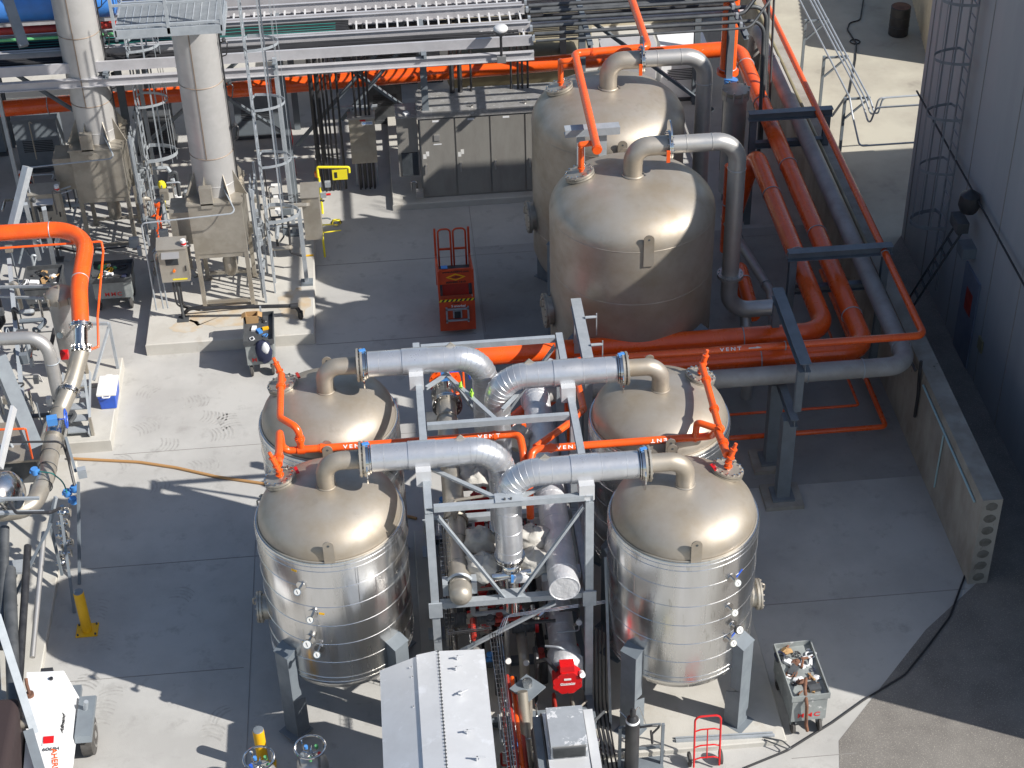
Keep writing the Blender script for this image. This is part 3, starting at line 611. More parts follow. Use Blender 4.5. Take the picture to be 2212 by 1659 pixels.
# ================================================================== BIG ORANGE / GREY PIPES
def pipe_thing(name, label, pts, r, m_, bend, clamps=(), n=24, cat='pipe', seams=None):
    t = thing(name, (pts[0][0], pts[0][1], pts[0][2]), label, cat)
    MB().tube(pts, r, n, bend=bend, seams=seams).build('pipe', m_, t, ang=50)
    for p, a in clamps:
        b = MB(); b.torus(p, a, r+.008, .012, 28, 6); b.build('clamp', 'galv', t)
    return t
ZP = 2.5
MB_ = None
pipe_thing('orange_pipe', 'innermost large orange pipe of the run, bending left below the big tank', [(7.95,35.0,.9),(8.3,34.9,ZP),(8.3,27.72,ZP),(.62,27.72,ZP),(.6,26.5,ZP)], .2, 'orange', .5, [((8.3,30.5,ZP),(0,1,0)), ((6.6,27.72,ZP),(1,0,0)), ((8.3,33,ZP),(0,1,0))])
pipe_thing('orange_pipe', 'long orange header crossing behind the rack then running down beside the grey pipe', [(-16,39.1,ZP),(8.93,40.2,ZP),(8.93,26.98,ZP),(3.2,26.98,ZP),(1.6,25.6,2.2),(.75,24.9,2.0)], .2, 'orange', .5,
           [((8.93,y,ZP),(0,1,0)) for y in (28.2,31.3,34.2,37.2,39.2)]+[((6.8,26.98,ZP),(1,0,0))]+[((x,39.1+(x+16)*.0441,ZP),(1,.044,0)) for x in (-8.5,-3,2)])
pipe_thing('grey_pipe', 'thick bare grey pipe outermost in the run, turning left in front of the retaining wall', [(9.62,41.5,1.2),(9.62,41.3,ZP),(9.62,26.42,ZP),(3.0,26.42,ZP),(2.3,26.2,2.62)], .185, 'matp', .42,
           [((9.62,27.0,ZP),(0,1,0)), ((8.7,26.42,ZP),(1,0,0)), ((7.6,26.42,ZP),(1,0,0)), ((9.62,39.3,ZP),(0,1,0))])
t = pipe_thing('vent_pipe', 'slim red orange vent pipe along the wall top, lettered VENT with an arrow', [(9.93,47,3.0),(9.93,26.68,3.0),(3.3,26.68,3.0),(3.0,26.6,3.0),(2.95,26.5,1.2)], .075, 'orange', .17, [((9.93,29.6,3.0),(0,1,0)), ((7.2,26.68,3.0),(1,0,0))], 16)
p = GY(1578,761,26.62); text('vent_lettering', 'VENT', .095, V((p.x,26.62,3.047)), FT, 'white', t, sx=1.35, sp=1.5)
b = MB(); b.bar((p.x+.35,26.616,3.045),(p.x+.56,26.616,3.045), .012,.02, (0,0,1)); b.add([(p.x+.5,26.612,3.075),(p.x+.6,26.612,3.045),(p.x+.5,26.612,3.02),(p.x+.5,26.62,3.075),(p.x+.6,26.62,3.045),(p.x+.5,26.62,3.02)], [(0,1,2),(3,5,4),(0,3,4,1),(1,4,5,2),(2,5,3,0)]); b.build('arrow', 'white', t)
pipe_thing('orange_pipe', 'thin orange pipe at low level behind the grey pipe along the shaded floor', [(5.2,27.2,.35),(9.6,27.2,.35),(9.6,29.5,.35),(9.6,33,.35)], .055, 'orange', .1)
pipe_thing('orange_pipe', 'thin orange drain pipe just inside the low level pipe behind the grey run', [(5.2,27.9,.4),(9.2,27.9,.4),(9.2,33,.4)], .03, 'orange', .06)
RX, RY = G(1572,150,3.0).x, G(1572,150,3.0).y
pipe_thing('orange_pipe', 'thick vertical orange riser beside the rack and the shaded filter vessel', [(RX,RY,3.0),(RX,RY,12)], .2, 'orange', .3, [((RX,RY,3.05),(0,0,1)), ((RX,RY,5.2),(0,0,1))])
pipe_thing('orange_pipe', 'short orange pipe behind the tank loop in the shaded valve area', [(7.35,31.9,.3),(7.35,31.6,1.6),(7.3,29.8,1.5)], .15, 'orange', .25, [((7.35,31.0,1.58),(0,1,0))])
pipe_thing('orange_pipe', 'short orange vertical pipe between the shaded filter and the pipe run', [(7.6,34.2,.3),(7.6,34.2,2.6)], .15, 'orange', .25, [((7.6,34.2,1.6),(0,0,1))])
pipe_thing('steel_pipe', 'sloping stainless pipe in the shade between big tank loop and portal', [(7.55,34.4,1.1),(8.0,31.2,1.1),(7.75,29.6,1.0)], .11, 'ss', .25, [((7.7,33.5,1.1),(0,1,0)), ((7.95,31.5,1.1),(0,1,0))])
pipe_thing('steel_pipe', 'shaded stainless pipe under the loop of the nearer big tank', [(7.0,28.7,.2),(7.0,28.7,1.2),(7.0,29.3,1.9)], .12, 'ss', .25)
pipe_thing('green_pipe', 'thin dark pipe lying along the foot of the retaining wall', [(10.25-.5,41,1.9),(9.98,27,1.9)], .03, 'dkgrey', .1)
pipe_thing('dark_conduit', 'pair height dark conduit lying beside the grey pipe along the wall', [(10.0,44,2.2),(10.0,31,2.2)], .05, 'olive', .1)
# portals over pipes
def portal(y, x0, x1, zt, label, along='x', m_='gpaint'):
    t = thing('pipe_portal', ((x0+x1)/2, y, 0), label, 'pipe support')
    MB().ibeam((x0-.1,y,zt),(x1+.1,y,zt), .2,.2).build('top_beam', m_, t, flat=True)
    MB().ibeam((x0,y,ZP-.32),(x1,y,ZP-.32), .15,.16).build('lower_beam', m_, t, flat=True)
    for x in (x0+.02, x1-.02): MB().ibeam((x,y,0),(x,y,zt-.1), .15,.15, up=(0,1,0)).build('post', m_, t, flat=True)
portal(29.7, 8.0, 10.0, 3.05, 'grey steel portal straddling the pipe run beside the nearer big tank')
portal(35.8, 8.4, 10.2, 2.95, 'grey steel portal straddling the pipe run near the dark filter vessel')
t = thing('pipe_portal', (7.1,26.4,0), 'grey steel column frame holding the bends of the orange pipes, on two footings', 'pipe support')
MB().ibeam((7.3,25.45,3.35),(7.3,28.0,3.35), .22,.2).build('top_beam', 'gpaint', t, flat=True)
MB().ibeam((7.15,25.3,2.16),(7.15,28.1,2.16), .15,.18).build('lower_beam', 'gpaint', t, flat=True)
for y in (25.75, 27.9): MB().bar((7.25,y-.15,2.25),(7.25,y-.15,3.24), .14,.12).build('upper_post', 'gpaint', t, flat=True)
for y in (25.64, 26.75):
    o = MB().bar((7.12,y,.14),(7.12,y,2.07), .26,.26).build('column', 'gpaint', t, flat=True)
    MB().box(6.74,7.5,y-.36,y+.36,.0,.09).build('footing', 'wallc', o, flat=True); MB().box(6.9,7.34,y-.22,y+.22,.091,.14).build('base_plate', 'gpaint', o, flat=True)
t = thing('pipe_portal', (3.1,26.5,0), 'grey upright channel with side clamps standing behind the rear right tank', 'pipe support')
def zz(ox, oy, s=2.011): return lambda x, y: ((ox+x/s)*.54004, (oy+y/s)*.54004)
g7 = zz(2000,700)
c1, c2 = G(*g7(590,1090), 3.6), G(*g7(650,1430), 3.3); MB().ibeam((3.28,27.9,3.5),(3.28,25.6,3.5), .2,.2).build('top_beam', 'galv', t, flat=True)
for y in (27.6,25.9): MB().ibeam((3.28,y,0),(3.28,y,3.39), .15,.15, up=(0,1,0)).build('post', 'galv', t, flat=True)
for y in (26.3,27.2): MB().cyl((3.38,y,3.62),(3.6,y,3.62), .03, n=8).bar((3.6,y,3.2),(3.6,y,3.7), .02,.02).build('pipe_clamp', 'galv', t)
# ================================================================== CENTRE PIPING
t = thing('stainless_header', (.55,23,2.6), 'long stainless header on the left of the frame ending in a rounded cap', 'pipe')
b = MB(); b.tube([(.6,26.4,2.75),(.58,25.6,3.1),(.56,24,3.12),(.52,20.42,3.12)], .185, 28); b.lathe((.52,20.42,3.12), [(.185,0),(.18,.04),(.14,.10),(.07,.135),(.01,.14)], 28, ax=(0,-1,0), cap=False)
for y in (25.0,23.9,22.6,21.7,21.1,20.6): b.torus((.52+.011*(y-20.42),y,3.12), (0,1,0), .187, .009, 28, 6)
b.build('pipe', 'sst', t, ang=50)
b = MB(); b.torus((.52,20.7,3.12), (0,1,0), .2, .03, 28, 4); b.box(.24,.33,20.6,20.8,2.95,3.2); b.box(.71,.80,20.6,20.8,2.95,3.2); b.build('clamp', 'galv', t)
b = MB(); b.torus((.54,22.2,3.12), (0,1,0), .2, .03, 28, 4); b.cyl((.54,22.1,3.27),(.54,22.1,3.52), .04, n=10); b.cyl((.54,22.1,3.42),(.54,22.1,3.47), .07, n=10); b.tube([(.54,22.1,3.5),(.54,22.2,3.6),(1.2,22.25,3.62)], .028, 8); b.build('top_fitting', 'sst', t)
t = thing('insulated_header', (2.2,23,2.6), 'wide insulated header on the right of the frame with flat round end', 'pipe')
b = MB(); b.tube([(2.25,26.0,2.62),(2.25,25.5,3.1),(2.2,20.3,3.2)], .25, 36, seams=.62, sr=.007, bend=.4); b.torus((2.2,20.3,3.2), (0,1,0), .245, .012, 36, 6); b.build('cladding', 'silverb', t, ang=50)
MB().box(1.88,2.52,20.75,20.95,2.96,3.1).build('saddle', 'galv', t, flat=True)
t = thing('heater_vessel', (2.22,20.9,1.3), 'insulated heater vessel with red octagonal terminal cover at its front end', 'heater')
b = MB(); b.tube([(2.28,24.5,1.3),(2.22,20.3,1.3)], .235, 36, seams=.6, sr=.007); b.build('cladding', 'silverb', t, ang=50)
b = MB(); b.lathe((2.22,20.75,1.3), [(.24,0),(.29,.08),(.28,.2),(.3,.33),(.27,.45),(.2,.5)], 20, ax=(0,-1,0)); b.build('cloth_jacket', 'silverb', t, ang=50)
yb = 20.02; b = MB(); c = V((2.21,yb,1.27)); R_ = .262
rg = [c+V((R_*math.cos(PI/8+k*PI/4), 0, R_*math.sin(PI/8+k*PI/4))) for k in range(8)]; bk = [p+V((0,.22,0)) for p in rg]
b.add(rg+bk, [tuple(range(8)), tuple(reversed(range(8,16)))]+[(k,(k+1)%8,8+(k+1)%8,8+k) for k in range(8)]); b.box(2.09,2.33,yb+.02,yb+.2,1.5,1.645)
cov = b.build('terminal_cover', 'red', t, flat=True)
b = MB(); bolts(b, c+V((0,-.002,0)), (0,1,0), .225, 8, .008, .01); b.build('cover_bolts', 'shine', cov)
FR_ = frame((1,0,0), (0,0,1)); text('maker_lettering', 'Chromalox', .055, c+V((0,-.006,.0)), FR_, 'white', cov, ext=.002); b = MB(); b.box(2.09,2.33,yb-.006,yb-.001,1.235,1.245); b.box(2.15,2.27,yb-.006,yb-.001,1.35,1.39); b.build('cover_plate', 'white', cov, flat=True)
MB().cyl((2.45,20.1,1.42),(2.46,20.0,1.46), .05, n=16).build('gauge', 'white', t)
MB().tube([(2.05,20.15,1.45),(1.88,20.35,1.55),(1.75,20.5,1.35),(1.7,20.4,.3)], .035, 8, bend=.1).build('flex_conduit', 'black', t)
MB().tube([(1.9,20.6,1.6),(2.1,20.5,1.66),(2.5,20.45,1.45),(2.52,20.5,.6)], .02, 8, bend=.1).build('cable', 'galv', t)
# blankets
k = 0
def m4(x, y): return ((1700+x/2.949)*.54004, (1900+y/2.949)*.54004)
def m5(x, y): return ((1650+x/2.949)*.54004, (1420+y/2.949)*.54004)
bl = [(m4(670,780),3.25,(.30,.26,.26),'nearest the rounded header, upper of the left pair'),(m4(690,1090),3.15,(.33,.27,.27),'left of the polished flange, lower of the left pair'),(m4(1250,750),3.25,(.32,.24,.26),'right of the vertical duct, upper of the right pair'),
      (m4(1270,1030),3.15,(.30,.25,.27),'beside the wide header, lower of the right pair'),(m5(720,1420),3.1,(.34,.3,.2),'under the front left duct bend'),(m5(1250,980),3.2,(.26,.22,.26),'behind the front ducts under the orange vent'),(m4(560,30),2.7,(.2,.2,.2),'small and half hidden behind the left header')]
for p, h, sc, w in bl:
    c = G(*p, h); b = MB(); b.sphere(c, 1, 22, sc, .05)
    for q in b.v:
        d = q-c; q.x += .05*math.sin(d.y*22+d.z*9)*.7; q.z += .04*math.sin(d.x*26+d.y*7); q.y += .03*math.sin(d.z*24)
    tag(b.build('insulation_blanket', 'blanket', ang=80), 'lumpy off white insulation blanket '+w, 'insulation cover', 'insulation blankets inside the frame')
t = thing('tee_valve', (1.36,20.9,2.3), 'polished steel valve body under the front duct flange with blue handle', 'valve')
b = MB(); b.sphere((1.38,20.82,3.28), .17, 14, (1,.9,.8)); b.cyl((1.05,20.8,3.12),(1.7,20.85,3.12), .1, n=16); b.cyl((1.38,20.83,2.3),(1.38,20.83,3.1), .12, n=16); b.build('body', 'shine', t); MB().obox((1.38,20.62,3.2), (.04,.04,.14)).build('handle', 'bluev', t); b = MB(); b.sphere((1.52,20.64,3.18), .12, 8, (1.2,.5,.8), .2); b.build('tag_wrap', 'silverb', t)
# lower clutter: skid and red valves, black pipes
t = thing('process_skid', (1.4,23,0), 'grey steel skid base filled with pipework under the frame', 'skid')
for y in (20.2,21.6,23.2,24.9): MB().ibeam((.15,y,.26),(2.6,y,.26), .12,.14).build('cross_member', 'gpaint', t, flat=True)
for x in (.12,2.62): MB().ibeam((x,19.8,.42),(x,25.3,.42), .12,.16).build('side_member', 'gpaint', t, flat=True)
for x, y0, y1, z, r in ((.75,20.6,25,1.0,.1),(1.1,20.8,25,.8,.07),(1.55,20.7,25,1.15,.09),(1.9,21,25,.7,.08),(.4,21,25,.6,.06),(1.3,21.2,24.8,1.6,.05)):
    MB().tube([(x,y0,.3),(x,y0+.1,z),(x,y1,z)], r, 12, bend=.15).build('skid_pipe', random.choice(['black','sst','dkgrey','ss']), t, ang=50)
rv = [(m4(640,560),1.7,'under the upper left blanket'),(m4(990,1310),1.9,'standing upright below the front bolted gusset'),(m4(690,1400),1.5,'behind the lower front beam near the rounded cap'),(m4(590,280),1.6,'behind the brace beside the left header'),(m4(1000,1500),1.2,'below the front gusset at lower level'),(m4(700,1630),1.1,'deep in the skid left of centre'),(m4(1060,1280),1.7,'right of the upright one, half hidden'),(m5(840,1540),2.2,'with a grey square plate behind the vertical duct')]
for p, h, w in rv:
    c = G(*p, h); t = thing('red_valve', c, 'red valve actuator '+w, 'valve', 'red valves inside the frame')
    b = MB(); b.obox(c, (.17,.14,.13)); b.cyl(c-V((0,0,.25)), c-V((0,0,.06)), .06, n=12); b.cyl(c+V((0,0,.06)), c+V((0,0,.11)), .07, n=12); b.cyl(c-V((.16,0,.26)), c+V((.16,0,-.26)), .075, n=14); b.build('body', 'red', t)
    b = MB(); b.cyl(c-V((.2,0,.26)), c-V((.16,0,.26)), .11, n=16); b.cyl(c+V((.16,0,-.26)), c+V((.2,0,-.26)), .11, n=16); b.build('flange', 'dred', t)
for p, h, l in ((m4(560,1560),1.0,'dark motor body low in the skid behind the front beam'),(m5(330,760),1.3,'dark round pump end with blue painted rim under the rear left duct')):
    c = G(*p, h); t = thing('pump_motor', c, l, 'motor'); MB().cyl(c-V((.28,0,0)), c+V((.28,0,0)), .17, n=20).build('body', 'dkgrey', t); MB().cyl(c+V((.28,0,0)), c+V((.34,0,0)), .2, n=20).build('end_flange', 'red' if 'motor body' in l else 'bluev', t)
# rear left control valve with blue actuator
t = thing('control_valve', (.6,26.0,2.5), 'orange flanged line ending in a steel control valve with blue actuator', 'valve')
b = MB(); c = G(*m5(400,230),2.9); c = V((.66,27.3,2.9)); b.tube([(.62,27.5,2.5),(.62,26.9,2.55),(.6,26.3,2.75)], .2, 20, bend=.3); b.build('pipe', 'orange', t)
b = MB(); flange(b, (.62,26.9,2.55), (0,1,-.2), .31, .05); b.build('flange', 'orange', t)
b = MB(); flange(b, (.6,26.1,2.85), (0,1,-.3), .28, .04); b.cyl((.6,25.5,3.1),(.6,26.1,2.87), .2, n=20); flange(b, (.6,25.45,3.1), (0,1,0), .28, .04); b.build('body', 'shine', t)
MB().obox((.6,25.9,3.5), (.16,.16,.24)).build('actuator', 'bluev', t); MB().cyl((.6,25.9,3.0),(.6,25.9,3.4), .05).build('stem', 'shine', t)
b = MB(); b.torus((1.05,26.0,3.45), (1,.0,0), .16, .018, 24, 6); b.bar((1.05,25.85,3.45),(1.05,26.15,3.45), .02,.02); b.cyl((.7,26.0,3.45),(1.05,26.0,3.45), .014, n=6); b.build('handwheel', 'blue', t)
pipe_thing('orange_pipe', 'slim orange sensing line bent around the rear control valve', [(.95,26.3,3.4),(.95,26.1,2.9),(.75,26.0,2.9),(.72,25.9,2.3)], .022, 'orange', .05)
pipe_thing('orange_pipe', 'slim orange drop line right of the rear control valve', [(1.28,26.6,3.5),(1.3,26.2,2.2),(1.3,26,.9)], .03, 'orange', .05)
# strut rack on the right of frame
t = thing('strut_post', (2.95,20.7,0), 'tall slotted steel strut post with short angled arms right of the frame', 'strut')
MB().bar((2.95,20.05,.12),(2.95,20.95,3.2), .045,.045).build('post', 'galv', t, flat=True)
for z, y in ((3.15,20.93),(2.75,20.82),(2.3,20.68)): MB().bar((2.97,y+.12,z+.16),(3.12,y-.12,z-.12), .05,.05).build('arm', 'galv', t, flat=True)
t = thing('black_conduits', (2.8,20,0), 'cluster of black conduits rising beside the right frame post', 'conduit')
for i in range(4): MB().tube([(2.72+i*.07,19.2-.1*i,.12),(2.72+i*.07,20.35+.05*i,.2),(2.72+i*.07,20.5+.05*i,2.0)], .018, 6, bend=.2).build('conduit', 'black', t)
# wire cable tray
def wire_tray(label, pts, w=.14, cabs=2):
    t = thing('wire_cable_tray', pts[0], label, 'cable tray')
    b = MB(); c_ = MB()
    for a, q in zip(pts, pts[1:]):
        a, q = V(a), V(q); d = (q-a); L = d.length; d.normalize(); u = V((0,0,1)) if abs(d.z) < .8 else V((0,-1,0)); x = d.cross(u).normalized()
        for o, h in ((-w/2,0),(-w/6,0),(w/6,0),(w/2,0),(-w/2,.06),(w/2,.06)): b.bar(a+x*o+u*h, q+x*o+u*h, .006,.006)
        n_ = int(L/.1)
        for i in range(n_+1):
            p = a+d*(i*.1); b.bar(p-x*w/2, p+x*w/2, .006,.006, d)
            for s_ in (-1,1): b.bar(p+x*w/2*s_, p+x*w/2*s_+u*.06, .006,.006, d)
        for k in range(cabs): c_.cyl(a+x*(k-.5)*.04+u*.012, q+x*(k-.5)*.04+u*.012, .011, n=6)
    b.build('wire_mesh', 'shine', t); c_.build('cables', 'black', t)
wire_tray('wire basket tray running forward over the red pipes beside the sloped metal roof', [(1.02,20.25,2.35),(1.08,17.0,2.35)])
wire_tray('wire basket tray crossing behind the sloped metal roof', [(.28,20.35,2.32),(1.0,20.4,2.32)])
wire_tray('wire basket tray hanging upright beside the left frame posts', [(.32,20.95,.6),(.32,20.95,4.3)], .16)
t = thing('thin_tubing', (1.5,20.3,2.4), 'thin steel tubing strung from the strut post to the wire tray', 'tubing')
for k in range(3): MB().tube([(2.92,20.55,2.55+.03*k),(1.2+.04*k,20.3,2.65+.03*k),(1.06+.04*k,20.15,2.4),(1.06+.04*k,17,2.42)], .006, 5, bend=.05).build('tube', 'shine', t)
t = thing('red_orange_conduits', (1.3,18,1), 'row of red and orange pipes under the wire tray in front', 'pipe')
for x, z, m_ in ((1.2,1.6,'dred'),(1.28,1.55,'orange'),(1.1,1.3,'dred'),(1.36,1.3,'dred')): MB().tube([(x,20,z),(x,18.6,z),(x,17,z-.1)], .035, 8).build('pipe', m_, t)
pipe_thing('stainless_drop_pipe', 'stainless pipe with clamp dropping beside the air handling unit', [(1.4,19.35,1.9),(1.42,18.75,.9),(1.43,18.5,.7),(1.85,18.45,.7)], .085, 'sst', .2, [((1.41,18.95,1.25),(0,.5,.87))])
t = thing('square_lid_platform', (1.5,19.6,1.6), 'dark square plate with silver round cap beside the wire tray', 'cover plate')
MB().obox((1.5,19.55,1.75), (.42,.42,.03), rotz(.75)).build('plate', 'gpaint', t, flat=True); MB().cyl((1.5,19.6,1.765),(1.5,19.6,1.86), .085, n=20).build('cap', 'shine', t)
MB().cyl((1.5,19.5,.7),(1.5,19.5,1.74), .07, n=14).build('stem', 'sst', t)
t = thing('skid_deck', (1.7,19.4,.5), 'grey deck plate between the red heater cover and the air unit', 'deck plate')
MB().box(1.2,2.55,19.2,20.15,.5,.53).build('deck', 'gpaint', t, flat=True); MB().tube([(1.95,19.9,.56),(1.96,19.75,.75),(1.97,19.6,.56)], .018, 6).build('yellow_handle', 'yell2', t)
# ================================================================== METAL ROOF ENCLOSURE
t = thing('metal_roof_enclosure', (0,18.5,0), 'large pale sheet metal roof with a raised ridge seam and bent tabs in the foreground', 'equipment enclosure')
zr = 2.82
yb_ = 19.47
MB().hexa([(-.86,yb_,zr-.32),(-.23,yb_,zr-.05),(-.23,15.5,zr-.05),(-.86,15.5,zr-.32),(-.86,yb_,zr-.30),(-.23,yb_,zr-.03),(-.23,15.5,zr-.03),(-.86,15.5,zr-.30)]).build('left_sheet', 'sheet', t, flat=True)
MB().hexa([(-.26,yb_,zr-.028),(.08,yb_,zr+.04),(.08,15.5,zr+.04),(-.26,15.5,zr-.028),(-.26,yb_,zr-.012),(.08,yb_,zr+.055),(.08,15.5,zr+.055),(-.26,15.5,zr-.012)]).build('ridge_sheet', 'sheet', t, flat=True)
MB().hexa([(.09,yb_,zr+.02),(.82,yb_,zr-.02),(.82,15.5,zr-.02),(.09,15.5,zr+.02),(.09,yb_,zr+.036),(.82,yb_,zr-.004),(.82,15.5,zr-.004),(.09,15.5,zr+.036)]).build('right_sheet', 'sheet', t, flat=True)
b = MB()
for i in range(60): b.obox((.088,yb_-.03-i*.07,zr+.062), (.03,.018,.02))
b.box(.084,.0895,15.5,yb_,zr+.056,zr+.0615); b.build('seam_bolts', 'dkgrey', t)
b = MB()
F9 = zz(900,2252)
for (x, y, L, an) in ((1500,870,.2,.12),(1510,945,.18,.12),(1520,1185,.16,.2),(1565,1440,.12,.5),(1590,1640,.1,.4)):
    p = G(*F9(x, y), zr-.17); b.obox(p+V((0,0,.05)), (.02,.02,.09)); b.obox(p+V((.03,.0,.09)), (L*.6,.03,.01), rotz(an))
for (x, y, L, an) in ((1870,780,.15,.1),(1860,865,.14,.05),(1900,1065,.17,.5),(1950,1375,.16,.1),(2030,1590,.2,-.15)):
    p = G(*F9(x, y), zr+.02); b.obox(p+V((0,0,.05)), (.02,.02,.09)); b.obox(p+V((.03,.0,.09)), (L,.03,.01), rotz(an))
b.build('bent_tab', 'sheet', t)
MB().box(-.80,.76,15.5,19.4,.2,zr-.36).build('body', 'gfan', t, flat=True)
# air unit
t = thing('air_handling_unit', (2.0,18.3,0), 'grey air handling unit with a white stained hood and louvred front', 'air handler')
MB().box(1.50,2.46,17.0,18.72,.3,1.98).build('casing', 'gpaint', t, flat=True)
MB().box(1.66,2.46,17.0,18.74,1.985,2.03).build('lid', 'sheet', t, flat=True)
MB().hexa([(1.50,17.0,1.6),(1.655,17.0,2.0),(1.655,18.75,2.0),(1.50,18.75,1.6),(1.47,17.0,1.62),(1.64,17.0,2.03),(1.64,18.75,2.03),(1.47,18.75,1.62)]).build('side_panel', 'dkgrey', t, flat=True)
hy = 17.78
h_ = MB().hexa([(1.70,hy,2.035),(2.27,hy,2.035),(2.27,18.56,2.035),(1.70,18.56,2.035),(1.70,hy,2.34),(2.27,hy,2.34),(2.27,18.56,2.34),(1.70,18.56,2.34)]).build('hood', 'sheet2', t, flat=True)
b = MB(); b.box(1.73,2.24,hy-.01,hy-.002,2.07,2.31); b.build('louvre', 'gfan', h_, flat=True)
b = MB()
for i in range(12): b.box(1.735,2.235,hy-.03,hy-.012,2.08+i*.019,2.0815+i*.019)
b.box(1.735,1.737,hy-.031,hy-.011,2.08,2.3); b.build('louvre_blades', 'dkgrey', h_, flat=True)
b = MB(); b.box(2.3,2.31,17,18.72,2.031,2.04); b.build('trim_strip', 'black', t, flat=True)
MB().box(2.62,2.74,17.4,17.7,.9,1.1).build('yellow_box', 'yell2', t, flat=True)
# dewars
def dewar(x, y, label, cols, r=.26):
    t = thing('liquid_gas_dewar', (x,y,0), label, 'gas cylinder', 'stainless dewars in the foreground')
    MB().lathe((x,y,0), [(r*.9,0),(r,.05),(r,1.15),(r*.93,1.27),(r*.7,1.36),(r*.3,1.4),(.01,1.405)], 40).build('vessel', 'ss', t, ang=50)
    b = MB(); b.torus((x,y,1.62), (0,0,1), r*.93, .02, 40, 8)
    for k in range(4):
        a = k*PI/2+.6; b.bar((x+math.cos(a)*r*.8,y+math.sin(a)*r*.8,1.28),(x+math.cos(a)*r*.93,y+math.sin(a)*r*.93,1.62), .05,.012, (math.cos(a),math.sin(a),0))
    b.build('guard_ring', 'shine', t)
    b = MB(); b.cyl((x,y,1.4),(x,y,1.5), .04, n=10)
    for k in range(5): a = k*2*PI/5+.3; b.tube([(x,y,1.45),(x+math.cos(a)*r*.55,y+math.sin(a)*r*.55,1.48)], .012, 6)
    b.build('fittings', 'shine', t)
    for k, c in enumerate(cols):
        a = k*2*PI/len(cols)+.9; b = MB(); b.cyl((x+math.cos(a)*r*.55,y+math.sin(a)*r*.55,1.46),(x+math.cos(a)*r*.55,y+math.sin(a)*r*.55,1.52), .03, n=10); b.build('valve_knob', c, t)
p1, p2 = G(*F9(685,1480), 1.62), G(*F9(272,1570), 1.62)
dewar(p1.x, p1.y, 'stainless liquid gas dewar with a steel guard ring, right one with red tag', ['green','bluev','gpaint','green','red'])
dewar(p2.x, p2.y, 'stainless liquid gas dewar in front of the short yellow bollard', ['green','bluev','blue','gpaint','green'])
# bollards
def bollard(x, y, label, h=1.0):
    t = thing('bollard', (x,y,0), label, 'bollard', 'yellow bollards in the yard')
    MB().lathe((x,y,0), [(.095,.02),(.095,h-.03),(.092,h-.015)], 28).build('post', 'yellow', t, ang=50)
    MB().lathe((x,y,0), [(.092,h-.014),(.08,h-.002),(.04,h+.004),(.001,h+.006)], 28).build('cap', 'gpaint', t)
    MB().box(x-.2,x+.2,y-.17,y+.17,.001,.02).build('base_plate', 'yellow', t, flat=True)
    b = MB()
    for sx in (-1,1):
        for sy in (-1,1): b.cyl((x+sx*.16,y+sy*.13,.02),(x+sx*.16,y+sy*.13,.05), .018, n=6)
    b.build('anchor_bolts', 'dkgrey', t)
bollard(-6.31, 23.47, 'shaded yellow bollard on a bolted plate near the white trailer')
bollard(-2.97, 19.82, 'sunlit yellow bollard standing behind the dewars')
# black cylinder, rack, hand truck
t = thing('gas_cylinder', (3.17,19.1,0), 'tall black gas cylinder with white neck label chained to its stand', 'gas cylinder')
x, y = 3.16, 19.02
MB().lathe((x,y,.02), [(.11,0),(.118,.02),(.118,1.28),(.1,1.38),(.06,1.44),(.045,1.46)], 32).build('body', 'black', t, ang=50)
MB().lathe((x,y,1.47), [(.045,0),(.05,.02),(.05,.12),(.03,.16),(.001,.17)], 20).build('valve_cap', 'black', t)
MB().lathe((x,y,1.35), [(.117,0),(.098,.05)], 24, cap=False).build('neck_label', 'white', t)
t = thing('cylinder_stand', (3.4,19.1,0), 'grey steel gas cylinder stand with black strap beside the tall black cylinder', 'cylinder rack')
for xx in (2.97, 3.68): MB().bar((xx,19.1,.12),(xx,19.1,1.12), .05,.05).build('upright', 'gpaint', t, flat=True)
for z in (1.0,.45): MB().bar((2.99,19.2,z),(3.66,19.2,z), .03,.05).build('rail', 'gpaint', t, flat=True)
MB().box(2.95,3.7,18.75,19.25,.14,.16).build('shelf', 'gpaint', t, flat=True)
MB().tube([(3.3,19.15,1.03),(3.5,19.12,1.08),(3.64,19.13,1.05),(3.5,19.1,.9),(3.52,19.08,.5),(3.48,19.1,.98)], .02, 6, bend=.03).build('strap', 'black', t)
MB().tube([(2.98,19.3,1.3),(3.14,19.15,1.2),(3.28,19.2,1.5),(3.4,19.15,1.1)], .008, 5).build('chain', 'shine', t)
t = thing('hand_truck', (4.43,19.1,0), 'bright red hand truck standing on the concrete pad edge', 'hand truck')
x0, x1, y = 4.21, 4.64, 19.12
MB().tube([(x0,y-.12,.1),(x0,y,1.2),(x1,y,1.2),(x1,y-.12,.1)], .018, 10, bend=.1).build('frame', 'red', t)
b = MB()
for z in (.28,.55,.9):
    yy = y-.12+.12*(z-.1)/1.1; b.tube([(x0,yy,z-.02),(x0+.1,yy,z+.02),(x1-.1,yy,z+.02),(x1,yy,z-.02)], .013, 8, bend=.08)
b.tube([(4.425,y-.1,.28),(4.425,y-.03,.9)], .012, 8); b.build('crossbars', 'red', t)
MB().box(x0+.02,x1-.02,y-.34,y-.13,.02,.032).build('toe_plate', 'red', t, flat=True)
for xx, s_ in ((x0-.05,-1),(x1+.05,1)):
    w_ = MB().lathe((xx-.025,y+.03,.13), [(.1,0),(.13,.01),(.13,.045),(.1,.055)], 24, ax=(1,0,0)).build('wheel', 'rubber', t); MB().cyl((xx-.03,y+.03,.13),(xx+.035,y+.03,.13), .05, n=14).build('hub', 'white', w_)
